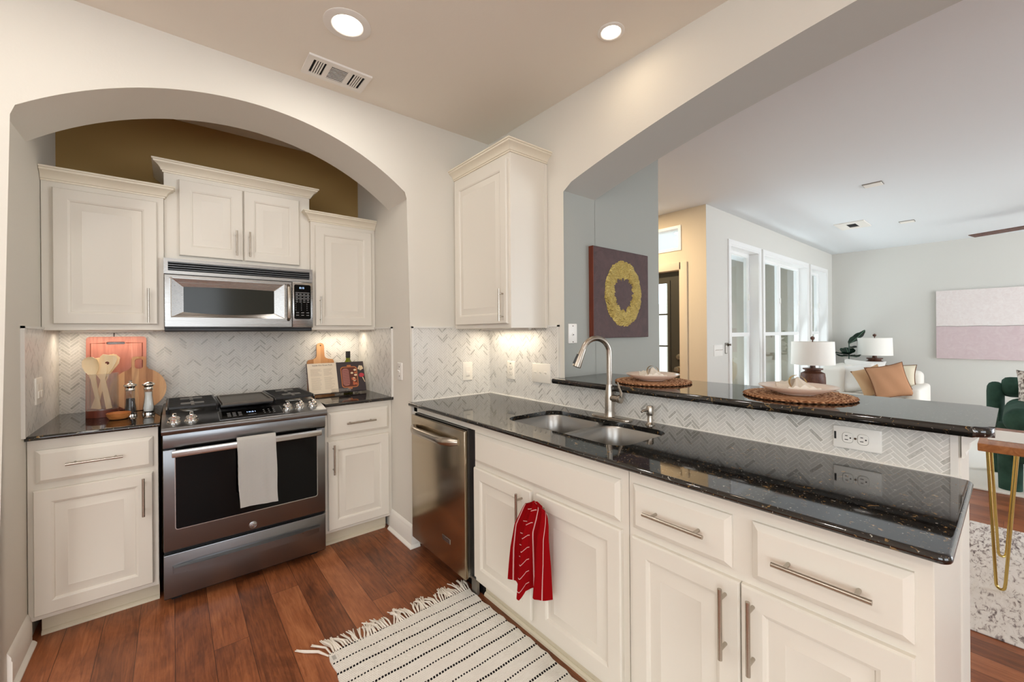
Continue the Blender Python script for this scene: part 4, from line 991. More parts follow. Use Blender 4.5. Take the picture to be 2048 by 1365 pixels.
b = MB(); b.lathe([(0.02, 0), (0.02, 0.006), (0.008, 0.01), (0.008, 0.03), (0.014, 0.036), (0, 0.04)], (4.885, YN, 1.175), (0, -1, 0), 14); link('knob', b, 'bronze_metal', t)

# ------------------------------------------------------------------ ceiling fixtures
def downlight(label, x, y, r_trim, r_lens, power, color):
    t = thing('recessed_light', label, 'ceiling light', (x, y, ZC))
    b = MB(); b.lathe([(r_trim, 0.0), (r_trim, -0.002), (r_trim - 0.006, -0.005), (r_lens + 0.004, -0.005), (r_lens, -0.002), (r_lens, 0.0)], (x, y, ZC), seg=40, cap=False); link('trim', b, 'trim_paint', t)
    mt = Mat('lamp_lens', (255, 250, 240), 0.4); mt.emit((255, 246, 232), 6.0)
    b = MB(); b.lathe([(0.0, -0.0025), (r_lens, -0.0025), (r_lens, -0.001), (0.0, -0.001)], (x, y, ZC), seg=40, cap=False); link('lens', b, mt.m, t)
    o = area_light('lamp_glow', (x, y, ZC - 0.006), (x, y, 0), 2 * r_lens * 0.96, 0, power, color, 'DISK'); o.rotation_euler = (0, 0, 0)
    o.parent = t; o.location = (0, 0, -0.012)
    return t
downlight('larger bright recessed ceiling light above the ceiling vent', 0.598, 1.844, 0.098, 0.062, 4.6, SOFT)
downlight('smaller recessed ceiling light nearer the bar opening', 1.532, 1.147, 0.060, 0.042, 0.7, (1.0, 0.80, 0.56))
for x, y, pw, lc in ((-0.52, 1.72, 3.6, SOFT), (-1.3, 0.9, 11.0, SOFT), (0.45, -0.5, 2.4, (1.0, 0.80, 0.56)), (-1.2, -0.9, 6.0, SOFT), (0.4, -2.3, 6.0, (1.0, 0.80, 0.56))):       # the same fittings over the rest of the kitchen, outside the frame
    downlight('recessed ceiling light over the part of the kitchen behind the camera', x, y, 0.098, 0.062, pw, lc)['group'] = 'recessed lights out of frame'
downlight('recessed ceiling light in the entry hall by the front door', 3.6, 2.9, 0.098, 0.07, 30, (1.0, 0.78, 0.52))
def vent(label, cx, cy, w, d):
    t = thing('ceiling_vent', label, 'vent', (cx, cy, ZC)); z = ZC
    b = MB(); b.box((cx - w / 2 + 0.02, cy - d / 2 + 0.02, z - 0.004), (cx + w / 2 - 0.02, cy + d / 2 - 0.02, z - 0.002)); link('duct', b, 'black_void', t)
    b = MB(); frame_rect(b, cx - w / 2, cx + w / 2, cy - d / 2, cy + d / 2, 0.028, 0, 0.010, lambda u, v, q: V((u, v, z - q)))
    for q in (-0.17, 0.17): b.box((cx + q * w - 0.012, cy - d / 2 + 0.02, z - 0.009), (cx + q * w + 0.012, cy + d / 2 - 0.02, z - 0.001))
    link('frame', b, 'trim_paint', t)
    def slat(a, c, ang_axis): pass
    for k in range(9):
        y = cy - d / 2 + 0.035 + (d - 0.07) * k / 8; b = MB(); b.box((cx - 0.16 * w + 0.01, y - 0.0016, z - 0.009), (cx + 0.16 * w - 0.01, y + 0.0016, z - 0.006)); link('slat', b, 'trim_paint', t)
    for sgn in (-1, 1):
        for k in range(4):
            x = cx + sgn * (0.20 * w + 0.016 + (0.24 * w - 0.03) * k / 4); b = MB(); b.box((x - 0.0032, cy - d / 2 + 0.026, z - 0.009), (x + 0.0032, cy + d / 2 - 0.026, z - 0.006)); link('slat', b, 'trim_paint', t)
vent('white kitchen ceiling vent in three sections, below the larger recessed light', 0.666, 2.222, 0.305, 0.175)
t = thing('ceiling_vent', 'white living room ceiling vent with one dark slot, near the window wall', 'vent', (6.765, 1.32, ZC))
b = MB(); b.box((6.64, 1.25, ZC - 0.004), (6.90, 1.37, ZC - 0.001)); link('duct', b, 'black_void', t)
b = MB(); frame_rect(b, 6.55, 6.98, 1.17, 1.47, 0.10, 0, 0.012, lambda u, v, q: V((u, v, ZC - q))); link('frame', b, 'trim_paint', t)
def ceiling_box(label, cx, cy):
    t = thing('ceiling_speaker', label, 'speaker', (cx, cy, ZC))
    b = MB(); b.box((cx - 0.055, cy - 0.065, ZC - 0.012), (cx + 0.055, cy + 0.065, ZC), 0.003, 1); link('grille', b, 'trim_paint', t)
    b = MB(); frame_rect(b, cx - 0.06, cx + 0.06, cy - 0.07, cy + 0.07, 0.006, 0, 0.006, lambda u, v, q: V((u, v, ZC - q))); link('rim', b, 'clip_metal', t)
ceiling_box('flush white speaker square in the living room ceiling, nearer the kitchen', 5.03, 0.83)
ceiling_box('flush white speaker square in the living room ceiling, beyond the vent', 7.1, 0.85)

# ------------------------------------------------------------------ on the left counter
def lean(p, y0, tilt): pass
# big red board leaning on the tile
def board(name, label, outline, thick, x, y, tilt, mat, hole=None, edge=None, parts=None, cat='cutting board'):
    """outline in (x, z) from the board's own foot; leans back by tilt about its foot at (x, y, ZK)"""
    t = thing(name, label, cat, (x, y, ZK))
    t.rotation_euler = (0, 0, 0)
    R_ = Matrix.Rotation(-tilt, 4, 'X'); 
    def place(b): b.xf(R_); return b
    b = MB(); f = lambda u, v, d: V((u, -d, v + 0.0008))
    if hole:
        n = len(outline); c = V((sum(p[0] for p in hole) / len(hole), sum(p[1] for p in hole) / len(hole)))
        fa, fb = [], []
        for d in (0.0, thick):
            vo = [b.bm.verts.new(f(u, v, d)) for u, v in outline]; vh = [b.bm.verts.new(f(u, v, d)) for u, v in hole]
            eo = [b.bm.edges.new((vo[i], vo[(i + 1) % len(vo)])) for i in range(len(vo))]; eh = [b.bm.edges.new((vh[i], vh[(i + 1) % len(vh)])) for i in range(len(vh))]
            bmesh.ops.triangle_fill(b.bm, use_beauty=True, use_dissolve=False, edges=eo + eh)
            fa.append(vo); fb.append(vh)
        for a, c_ in ((fa[0], fa[1]), (fb[0], fb[1])):
            for i in range(len(a)): b.bm.faces.new((a[i], a[(i + 1) % len(a)], c_[(i + 1) % len(a)], c_[i]))
    else: b.prism(outline, f, 0, thick, 0.003, 2)
    o = link('board', place(b), mat, t, local=True)
    return t, f, place
rr = [(u, v + 0.22) for u, v in rrect(0.315, 0.44, 0.018, 4)]
sl = [(u + 0.0, v + 0.405) for u, v in rrect(0.098, 0.017, 0.0084, 5)]
rr = [(u, v + 0.211) for u, v in rrect(0.252, 0.422, 0.016, 4)]; sl = [(u - 0.006, v + 0.385) for u, v in rrect(0.078, 0.015, 0.0074, 5)]
t, f, place = board('cutting_board', 'large reddish rectangular cutting board with a slot handle, leaning on the tile', rr, 0.02, -0.2475, 3.268, 0.09, 'red_board_wood', sl)
b = MB()
for pts in ([(-0.108, 0.03), (-0.108, 0.385), (-0.048, 0.385)], [(0.036, 0.385), (0.108, 0.385), (0.108, 0.03), (-0.108, 0.03)]): b.tube([f(u, v, 0.0195) for u, v in pts], 0.0022, 6)
link('juice_groove', place(b), 'dark_edge_wood', t, local=True)
# small black hook in the tile above the board
t = thing('wall_hook', 'tiny black cup hook on the tile above the large reddish board', 'hook', (-0.262, YB - 0.008, 1.36))
b = MB(); b.tube([(-0.262, YB - 0.008, 1.348), (-0.262, YB - 0.02, 1.348), (-0.262, YB - 0.022, 1.335), (-0.262, YB - 0.018, 1.318), (-0.262, YB - 0.026, 1.312)], 0.0022, 8); link('hook', b, 'black_plastic', t)
# round acacia board with a handle
ro = arc(0, 0.142, 0.142, PI / 2 + 0.42, 2.5 * PI - 0.42, 40)[0:]
ro = [(0.121 * math.sin(a), 0.121 - 0.121 * math.cos(a)) for a in [PI - 0.36 - (2 * PI - 0.72) * k / 44 for k in range(45)]]
hd = [(-0.032, 0.250)] + [(-0.019 + 0.013 * math.cos(a), 0.294 + 0.013 * math.sin(a)) for a in (PI, 0.75 * PI, 0.5 * PI)] + [(0.019 + 0.013 * math.cos(a), 0.294 + 0.013 * math.sin(a)) for a in (0.5 * PI, 0.25 * PI, 0.0)] + [(0.032, 0.250)]
ro2 = ro + hd                   # ro runs from the right neck down round to the left neck
hl = [(u, v + 0.266) for u, v in rrect(0.036, 0.058, 0.015, 5)]
t, f, place = board('cutting_board', 'round striped wooden board with a looped handle, propped against the large reddish board', ro2, 0.016, -0.151, 3.178, 0.13, 'acacia_wood', hl)
# utensil holder: wooden foot, clear sleeve
t = thing('utensil_holder', 'utensil holder with a clear sleeve on a dark red wooden base, left counter', 'holder', (-0.29, 3.085, ZK))
UXc, UYc = -0.290, 3.085
def oval(a, c, n=28): return [(UXc + a * math.cos(2 * PI * k / n), UYc + c * math.sin(2 * PI * k / n)) for k in range(n)]
def dshape(w, d, n=16):        # straight back, bowed front
    return [(UXc - w, UYc + d * 0.55), (UXc - w, UYc - d * 0.25)] + [(UXc - w * math.cos(PI * k / n), UYc - d * 0.25 - d * 0.75 * math.sin(PI * k / n)) for k in range(1, n)] + [(UXc + w, UYc - d * 0.25), (UXc + w, UYc + d * 0.55)]
b = MB(); b.prism(dshape(0.063, 0.060), fz(ZK), 0.0008, 0.038, 0.003, 2); link('base', b, 'dark_edge_wood', t)
b = MB(); o1 = dshape(0.061, 0.058); o2 = dshape(0.058, 0.055); z0, z1 = ZK + 0.038, ZK + 0.228
b.grid([[V((x, y, z)) for x, y in p] for p, z in ((o1, z0), (o1, z1), (o2, z1), (o2, z0))], closed_u=True, closed_v=True); link('sleeve', b, 'clear_acrylic', t)
def utensil(name, label, foot, head, outline, bowl=False, hole=None):
    """flat wooden tool: outline (across, along) from foot to head, turned to face the room"""
    a, c = V(foot), V(head); ax = (c - a).normalized(); acr = V((1, -0.15, 0)); acr = (acr - ax * acr.dot(ax)).normalized(); nr = ax.cross(acr); 
    if nr.y > 0: nr = -nr
    L = (c - a).length; b = MB(); rows = []
    for w, s, dip in outline:
        p = a + ax * (L * s); th = 0.0035
        rows.append([p - acr * w + nr * th, p - acr * w * 0.55 + nr * (th - dip), p + nr * (th - dip * 1.35), p + acr * w * 0.55 + nr * (th - dip), p + acr * w + nr * th,
                     p + acr * w - nr * th, p - nr * (th + dip * 1.0), p - acr * w - nr * th])
    vs = b.grid(rows, closed_u=True); b.bm.faces.new(vs[0]); b.bm.faces.new(vs[-1][::-1])
    o = solo(name, b, 'beech_wood', label, 'utensil', 'wooden utensils in the clear holder', ang=50)
    if hole:
        s, w = hole; b = MB(); p = a + ax * (L * s); b.lathe([(w, 0.0042), (w * 0.8, 0.0045), (0, 0.0045)], p, nr, 14); link('hole', b, 'dark_edge_wood', o)
    return o
zb = ZK + 0.042
utensil('wooden_spoon', 'wooden spoon with an oval bowl, leftmost in the clear holder', (-0.300, 3.062, zb), (-0.338, 3.062, ZK + 0.318),
        [(0.007, 0, 0), (0.0085, 0.3, 0), (0.010, 0.58, 0), (0.014, 0.66, 0.001), (0.026, 0.74, 0.006), (0.032, 0.84, 0.009), (0.028, 0.94, 0.007), (0.014, 0.99, 0.002), (0.004, 1.0, 0)])
utensil('wooden_spatula', 'wooden spatula with a slanted blade just right of the spoon in the clear holder', (-0.262, 3.052, zb), (-0.306, 3.088, ZK + 0.312),
        [(0.012, 0, 0), (0.012, 0.06, 0), (0.0105, 0.4, 0), (0.010, 0.58, 0), (0.024, 0.72, 0), (0.029, 0.86, 0), (0.026, 1.0, 0)])
utensil('wooden_turner', 'wooden turner with a round hole in its blade, rightmost in the clear holder', (-0.318, 3.093, zb), (-0.262, 3.078, ZK + 0.325),
        [(0.009, 0, 0), (0.009, 0.5, 0), (0.011, 0.62, 0), (0.026, 0.76, 0), (0.033, 0.88, 0), (0.034, 0.95, 0), (0.026, 1.0, 0)], hole=(0.85, 0.0085))
utensil('wooden_spoon', 'wooden spoon half hidden behind the turner with the round hole', (-0.330, 3.108, zb), (-0.244, 3.100, ZK + 0.328),
        [(0.007, 0, 0), (0.0085, 0.4, 0), (0.011, 0.62, 0), (0.022, 0.74, 0.004), (0.031, 0.86, 0.006), (0.026, 0.96, 0.003), (0.006, 1.0, 0)])
# mills
plain('peppercorn', (46, 34, 28), 0.7); plain('salt_white', (244, 243, 240), 0.8)
def mill(label, x, y, fill, fh, knob):
    t = thing('spice_mill', label, 'mill', (x, y, ZK))
    K = 1.2; pr = [(0.0235, 0.0008), (0.0245, 0.006), (0.0235, 0.03), (0.0195, 0.058), (0.0165, 0.085), (0.0168, 0.10), (0.0185, 0.116)]; pr = [(r * 1.05, h * K) for r, h in pr]
    b = MB(); b.lathe(pr, (x, y, ZK), seg=28); link('jar', b, 'shaker_glass', t)
    inner = [(r - 0.003, h) for r, h in pr if 0.02 < h < fh]
    b = MB(); b.lathe([(0.019, 0.020)] + inner + [(inner[-1][0] * 0.97, fh)], (x, y, ZK), seg=24); link('contents', b, fill, t)
    b = MB(); b.lathe([(0.0272, 0.0), (0.0272, 0.006), (0.0258, 0.012), (0.0258, 0.006)], (x, y, ZK + 0.0005), seg=28, cap=False); link('base_ring', b, 'chrome', t)
    b = MB(); b.lathe([(0.0185, 0.136), (0.0195, 0.142), (0.0175, 0.150), (0.022, 0.157), (0.0275, 0.161), (0.026, 0.168), (0.013, 0.176), (0.0, 0.178)], (x, y, ZK), seg=28); c = link('cap', b, 'chrome', t)
    if knob: b = MB(); b.lathe([(0.006, 0.175), (0.0075, 0.180), (0.0075, 0.187), (0.004, 0.191), (0.0, 0.192)], (x, y, ZK), seg=16); link('knob', b, 'chrome', c)
mill('glass pepper mill of dark peppercorns with a chrome knob, left of the salt mill', -0.1755, 2.985, 'peppercorn', 0.094, True)
mill('glass salt mill filled with white salt beside the range', -0.1035, 2.985, 'salt_white', 0.122, False)
b = MB(); BX, BY = -0.2165, 2.925
b.lathe([(0.026, 0.0008), (0.036, 0.004), (0.046, 0.02), (0.048, 0.032), (0.0455, 0.034), (0.042, 0.022), (0.032, 0.010), (0.0, 0.008)], (BX, BY, ZK), seg=32)
solo('pinch_bowl', b, 'bowl_wood', 'small shallow wooden bowl in front of the utensil holder', 'bowl')

# ------------------------------------------------------------------ on the right counter
po = [(-0.094, 0.0), (0.094, 0.0), (0.094, 0.205)] + [(0.079 + 0.015 * math.cos(a), 0.212 + 0.025 * math.sin(a)) for a in (0.2, 0.6, 1.0, 1.4)] + [(0.055, 0.240), (0.036, 0.248), (0.028, 0.262)]
po += [(0.026, 0.300), (0.026, 0.335)] + [(0.026 * math.cos(a), 0.335 + 0.026 * math.sin(a)) for a in [PI * k / 10 for k in range(1, 10)]]
po += [(-0.026, 0.335), (-0.026, 0.300), (-0.028, 0.262), (-0.036, 0.248), (-0.055, 0.240)] + [(-0.079 - 0.015 * math.cos(a), 0.212 + 0.025 * math.sin(a)) for a in (1.4, 1.0, 0.6, 0.2)] + [(-0.094, 0.205)]
board('cutting_board', 'small paddle-shaped wooden board standing behind the open cookbook', po, 0.016, 0.853, 3.288, 0.08, 'paddle_wood', [(0.005 * math.cos(2 * PI * k / 10), 0.342 + 0.005 * math.sin(2 * PI * k / 10)) for k in range(10)])
t = thing('oil_bottle', 'green glass olive oil bottle with a dark cap behind the cookbook', 'bottle', (1.023, 3.20, ZK))
b = MB(); b.lathe([(0.030, 0.0008), (0.033, 0.006), (0.033, 0.17), (0.030, 0.20), (0.022, 0.222), (0.0155, 0.234), (0.0145, 0.262), (0.0145, 0.27)], (1.023, 3.20, ZK), seg=28)
mo = Mat('olive_oil_glass', (120, 128, 30), 0.05, 0, 0.6); mo.b.inputs['Transmission Weight'].default_value = 0.35; M['olive_oil_glass'] = mo.m
link('glass_body', b, 'olive_oil_glass', t)
b = MB(); b.lathe([(0.0165, 0.248), (0.0165, 0.293), (0.0155, 0.296), (0.0, 0.296)], (1.023, 3.20, ZK), seg=20); link('cap', b, 'dark_slot', t)
b = MB(); b.lathe([(0.0335, 0.06), (0.0335, 0.16)], (1.023, 3.20, ZK), seg=28, cap=False); link('bottle_label', b, 'napkin_linen', t)
# open cookbook on a clear stand
CBX, CBY, CBZ = 0.905, 3.028, ZK
tl = 0.33                                            # lean back
RB = Matrix.Translation((CBX, CBY, CBZ)) @ Matrix.Rotation(0.0, 4, 'Z') @ Matrix.Rotation(-tl, 4, 'X')
t = thing('book_stand', 'clear acrylic stand holding the open cookbook', 'stand', (CBX, CBY, CBZ))
b = MB(); b.box((-0.15, 0.008, 0.012), (0.15, 0.012, 0.205)); b.box((-0.06, -0.045, 0.010), (0.07, 0.010, 0.014)); b.box((-0.06, -0.047, 0.012), (0.07, -0.043, 0.034)); b.xf(RB)
link('ledge', b, 'clear_acrylic', t)
b = MB(); b.face([V((0.02, 0, 0)), V((0.02, 0.0, 0.2)), V((0.02, 0.12, 0.0))]); bmesh.ops.solidify(b.bm, geom=b.bm.faces[:], thickness=0.004)
b.xf(Matrix.Translation((CBX + 0.13, CBY + 0.012, ZK + 0.001))); b.bm.verts.ensure_lookup_table(); link('side_brace', b, 'clear_acrylic', t)
plain('book_paper', (238, 222, 198), 0.8); plain('print_ink', (128, 112, 98), 0.8); plain('faint_ink', (206, 190, 168), 0.8); plain('page_dark', (62, 52, 54), 0.6); plain('book_cover', (70, 58, 62), 0.5)
t = thing('cookbook', 'open cookbook propped up, recipe page on the left and roast photo on the right', 'book', (CBX, CBY, CBZ))
def page(b, x0, x1, z0, z1, bow, base=0.006, n=10):
    rows = []
    for side in (0, 1):
        rows.append(None)
    front = []
    for j in range(2):
        z = (z0, z1)[j]; front.append([V((x0 + (x1 - x0) * k / n, -base - bow * math.sin(PI * min(1.0, (k / n if x1 > x0 else k / n) * 1.0)) , z)) for k in range(n + 1)])
    back = [[V((p.x, 0.0, p.z)) for p in r] for r in front]
    vs = b.grid(front); vb = b.grid(back)
    for a, c in ((vs[0], vb[0]), (vs[1], vb[1])):
        for k in range(n): b.bm.faces.new((a[k], a[k + 1], c[k + 1], c[k]))
    for k in (0, n): b.bm.faces.new((vs[0][k], vs[1][k], vb[1][k], vb[0][k]))
H0, H1 = 0.016, 0.232
b = MB(); b.box((-0.196, 0.0005, H0 - 0.003), (0.196, 0.006, H1 + 0.003), 0.001, 1); b.xf(RB); link('cover', b, 'book_cover', t)
b = MB(); page(b, -0.192, -0.001, H0, H1, 0.004); b.xf(RB); pl = link('left_page', b, 'book_paper', t, ang=50)
b = MB(); page(b, 0.001, 0.192, H0, H1, 0.004); b.xf(RB); pr_ = link('right_page', b, 'page_dark', t, ang=50)
R3 = RB.to_3x3(); U_ = R3 @ V((1, 0, 0)); V_ = R3 @ V((0, 0, 1)); N_ = R3 @ V((0, -1, 0))
text_mesh('Inside-Out Roast Pork', 0.0145, 'print_ink', pl, RB @ V((-0.094, -0.0103, 0.217)), U_, V_, N_, depth=0.0002)
b = MB(); rnd = random.Random(4)
for k in range(8):
    z = 0.215 - k * 0.0075; b.box((-0.175, -0.0106, z), (-0.10 - rnd.random() * 0.03, -0.0098, z + 0.0022)); b.box((-0.09, -0.0106, z), (-0.03 - rnd.random() * 0.03, -0.0098, z + 0.0022))
for k in range(12):
    z = 0.145 - k * 0.0085; b.box((-0.175, -0.0106, z), (-0.10 - rnd.random() * 0.02, -0.0098, z + 0.0022)); b.box((-0.09, -0.0106, z), (-0.02 - rnd.random() * 0.03, -0.0098, z + 0.0022))
b.xf(RB @ Matrix.Diagonal((1, 1, 0.878, 1))); link('body_text', b, 'faint_ink', pl)
plain('roast_brown', (112, 60, 50), 0.5); plain('roast_slice', (168, 108, 98), 0.5); plain('pan_copper', (190, 116, 70), 0.4); plain('pan_inner', (96, 44, 30), 0.5); plain('veg_orange', (200, 104, 66), 0.5); plain('veg_cream', (232, 206, 168), 0.6); plain('veg_red', (196, 60, 70), 0.5)
fb = lambda u, v, d: RB @ V((u, -0.0101 - d, 0.016 + (v - 0.016) * 0.872))
b = MB(); b.prism(rrect(0.118, 0.178, 0.022, 5, 0.082, 0.135), fb, 0, 0.0006); b.prism(rrect(0.03, 0.014, 0.006, 3, 0.085, 0.231), fb, 0, 0.0005); b.prism(rrect(0.03, 0.014, 0.006, 3, 0.080, 0.04), fb, 0, 0.0005); ph = link('photo_print', b, 'pan_copper', pr_)
b = MB(); b.prism(rrect(0.106, 0.164, 0.018, 5, 0.082, 0.135), fb, 0.0005, 0.0009); link('pan_print', b, 'pan_inner', pr_)
b = MB(); b.prism(rrect(0.048, 0.145, 0.02, 5, 0.057, 0.135), fb, 0.0008, 0.0013); link('roast_print', b, 'roast_slice', pr_)
b = MB()
for k in range(9):
    z = 0.075 + k * 0.014; b.prism([(0.036, z), (0.080, z + 0.004), (0.080, z + 0.008), (0.036, z + 0.003)], fb, 0.0012, 0.0015)
link('roast_cuts', b, 'roast_brown', pr_)
b = MB(); b2 = MB()
for k in range(16):
    x = 0.094 + rnd.random() * 0.034; z = 0.068 + rnd.random() * 0.13; s = 0.007 + rnd.random() * 0.007
    (b if k % 3 else b2).prism([(x + s * math.cos(a + k), z + s * 0.8 * math.sin(a + k)) for a in (0, 1.2, 2.3, 3.6, 5.0)], fb, 0.0009, 0.0012 + 0.0001 * (k % 4))
link('carrot_print', b, 'veg_orange', pr_); link('potato_print', b2, 'veg_cream', pr_)
b = MB(); b.prism([(0.145, 0.20), (0.165, 0.185), (0.187, 0.20), (0.180, 0.225), (0.158, 0.23)], fb, 0.0002, 0.0008); link('bread_print', b, 'veg_cream', pr_)
b = MB(); b.prism([(0.168 + 0.020 * math.cos(a), 0.145 + 0.018 * math.sin(a)) for a in [2 * PI * k / 16 for k in range(16)]], fb, 0.0002, 0.0008); link('dip_print', b, 'veg_red', pr_)
b = MB(); b.prism([(0.172, 0.125), (0.186, 0.082), (0.190, 0.085), (0.178, 0.128)], fb, 0.0003, 0.0008); link('spoon_print', b, 'veg_cream', pr_)

# ------------------------------------------------------------------ kitchen rug
def rugmat():
    a = Mat('woven_rug', (250, 246, 238), 0.95, 0, 0.1); x, y, z = a.sep(a.pos())
    s = (y * -1.0 + 1.744) / 0.0635; k = s.floor() ; fr_ = (s + 0.5).fract() - 0.5; ki = (s + 0.5).floor()
    alt = ki.mod(2.0)
    per = 0.0125; fx_ = (x / per + ki * 0.37).fract() - 0.5
    w = a.noise(a.comb(x * 30.0, ki * 3.0, 0.0), 1.0, 1) - 0.5
    dash = (fx_ + fr_ * 1.2).abs().lt(alt * 0.06 + 0.27)
    line = (fr_ + w * 0.03).abs().lt(alt * 0.02 + 0.062)
    col = a.mixc(dash * line, (250, 245, 236), (30, 26, 28))
    rib = (y / 0.0052).fract() - 0.5
    zz = (x / 0.007 + (y / 0.0104).floor() * 0.5).fract() - 0.5
    a.color(col); a.bump(rib.abs() * -1.0 + zz.abs() * -0.8 + dash * line * 0.8, 0.004, 0.8); M['woven_rug'] = a.m
rugmat()
RGX0, RGX1, RGY1, RGY0 = 0.485, 1.182, 1.808, -0.35
t = thing('kitchen_rug', 'cream woven runner rug with dotted black lines and fringe on the kitchen floor', 'rug', ((RGX0 + RGX1) / 2, (RGY0 + RGY1) / 2, 0))
b = MB(); rows = []; rnd = random.Random(3)
ny = 60
for j in range(ny + 1):
    y = RGY0 + (RGY1 - RGY0) * j / ny; e0 = 0.0035 * math.sin(j * 1.9) + 0.004 * math.sin(j * 0.23); e1 = 0.004 * math.sin(j * 2.3 + 1) + 0.005 * math.sin(j * 0.31)
    rows.append([V((RGX0 + e0 + (RGX1 + e1 - RGX0 - e0) * i / 20, y + 0.006 * math.sin(i * 0.5) * (j == ny), 0.009 + 0.0012 * math.sin(i * 1.3 + j * .4))) for i in range(21)])
b.grid(rows); bot = [[V((p.x, p.y, 0.001)) for p in r] for r in rows]
b.grid(bot); b.grid([[r[0] for r in rows], [r[0] for r in bot]]); b.grid([[r[-1] for r in rows], [r[-1] for r in bot]]); b.grid([rows[-1], bot[-1]]); b.grid([rows[0], bot[0]])
bmesh.ops.remove_doubles(b.bm, verts=b.bm.verts[:], dist=1e-5); link('woven_panel', b, 'woven_rug', t, ang=50)
b = MB()
nt = 62
for k in range(nt):
    x = RGX0 + 0.004 + (RGX1 - RGX0 - 0.008) * k / (nt - 1); lean_ = 0.03 * math.sin(k * 0.55) + rnd.uniform(-0.022, 0.022); L = rnd.uniform(0.07, 0.105); bunch = math.sin(k * 1.05) * 0.006
    if k < 7: lean_ -= 0.075 - 0.008 * k; L = 0.085 + 0.004 * (7 - k)
    for q in range(3):
        jx = rnd.uniform(-0.010, 0.010); hz = rnd.uniform(0.004, 0.012)
        p0 = V((x, RGY1 - 0.006, 0.006)); p1 = V((x + lean_ * 0.3 + bunch + jx * .3, RGY1 + L * 0.35, hz + 0.004)); p2 = V((x + lean_ * 0.75 + jx * .8, RGY1 + L * 0.72, hz)); p3 = V((x + lean_ + jx * 1.6, RGY1 + L * (0.9 + 0.15 * rnd.random()), 0.004))
        b.tube([p0, p1, p2, p3], [0.0034, 0.0032, 0.003, 0.0022], 6)
plain('fringe_cotton', (238, 230, 218), 0.95); fr = link('fringe', b, 'fringe_cotton', t, ang=60); fr['kind'] = 'stuff'
b = MB(); b.box((RGX0 + 0.004, RGY1 - 0.055, 0.0102), (RGX0 + 0.030, RGY1 - 0.018, 0.0112)); tg = link('care_tag', b, 'white_plastic', t)
b = MB()
for k in range(6): b.box((RGX0 + 0.010, RGY1 - 0.048 + k * 0.0045, 0.0111), (RGX0 + 0.024, RGY1 - 0.046 + k * 0.0045, 0.0115))
link('tag_print', b, 'clip_metal', tg)

# ------------------------------------------------------------------ red striped towel stuffed behind the sink cabinet door handle
def redmat():
    a = Mat('red_towel_cloth', (196, 16, 22), 0.9, 0, 0.15)
    u = a.t.nodes.new('ShaderNodeUVMap'); x, y, z = a.sep(u.outputs[0])
    w = a.noise(a.obj(), 60, 2) * 0.004
    s1 = ((x - 0.06 + w) * 3.6).fract(); s2 = (y * 7.2 + w * 4.0 + 0.4).fract()
    st = s1.lt(0.055).max(s2.lt(0.065) * x.gt(0.2) * x.lt(0.56))
    a.color(a.mixc(st, (178, 12, 20), (246, 208, 202))); a.bump(a.noise(a.obj(), 300, 2), 0.0006, 0.5); M['red_towel_cloth'] = a.m
redmat()
b = MB(); rows = []; uvs = []
HX, HY, HZ = XH - 0.034, 1.203, 0.66
na, nz = 48, 40
TL = [(0, 0.015), (.02, 0.042), (.08, 0.056), (.3, 0.095), (.6, 0.116), (1, 0.13)]; TR = [(0, 0.02), (.02, 0.072), (.06, 0.084), (.16, 0.09), (.6, 0.094), (1, 0.089)]
def tab(x, T):
    for (x0, y0), (x1, y1) in zip(T, T[1:]):
        if x <= x1: return y0 + (y1 - y0) * (x - x0) / (x1 - x0)
    return T[-1][1]
for j in range(nz + 1):
    s_ = j / nz                                            # 0 top .. 1 hem
    row = []
    for i in range(na + 1):
        u = i / na; a = u * 2 - 1
        yl = 1.203 + tab(s_, TL); yr = 1.203 - tab(s_, TR)
        y = yl + (yr - yl) * u
        dep = 0.020 + 0.030 * min(1, s_ * 3) * (1 - a * a * 0.75)
        fold = 0.019 * (0.25 + 0.75 * s_) * math.sin(u * 15.0 + 0.8 + 1.1 * s_) + 0.006 * math.sin(u * 33 + s_ * 2)
        x = HX - dep - fold
        top = 0.672 - 0.012 * a * a
        hem = tab(u, [(0, 0.318), (.2, 0.302), (.42, 0.280), (.5, 0.318), (.6, 0.336), (.8, 0.322), (1, 0.322)])
        z = top + (hem - top) * s_
        row.append(V((min(x, XFC - 0.022), y, z))); 
    rows.append(row)
vs = b.grid(rows)
uvl = b.bm.loops.layers.uv.new('UVMap')
vid = {}
for j, r in enumerate(vs):
    for i, v in enumerate(r): vid[v] = (i / na, j / nz + 0.05 * (i / na - 0.4))
for fc in b.bm.faces:
    for lp in fc.loops: lp[uvl].uv = vid[lp.vert]
# back half of the bundle tucked behind, so the towel has real thickness
bmesh.ops.solidify(b.bm, geom=b.bm.faces[:], thickness=0.005)
o = solo('kitchen_towel', b, 'red_towel_cloth', 'red towel with thin white stripes bunched over a sink cabinet door handle', 'towel', ang=70)

# ------------------------------------------------------------------ place settings on the bar
def braid():
    a = Mat('braided_straw', (206, 160, 120), 0.85, 0, 0.2); x, y, z = a.sep(a.obj())
    r = (x * x + y * y).pow(0.5)
    n = a.t.nodes.new('ShaderNodeMath'); n.operation = 'ARCTAN2'; a.t.links.new(y.k, n.inputs[0]); a.t.links.new(x.k, n.inputs[1]); th = X(a.t, n.outputs[0])
    ring = (r / 0.027); k = ring.floor(); fr_ = ring.fract() - 0.5
    seg = (th * (k + 1.0) * 1.15 + fr_.abs() * 2.4).fract() - 0.5
    hgt = seg.abs() * -1.6 + fr_.abs() * -1.4 + 1.0
    a.color(a.ramp(hgt + a.noise(a.obj(), 60, 3) * 0.35, [(0.0, (120, 76, 48)), (0.35, (186, 132, 94)), (0.9, (228, 190, 152))]))
    a.bump(hgt, 0.005, 0.9); M['braided_straw'] = a.m
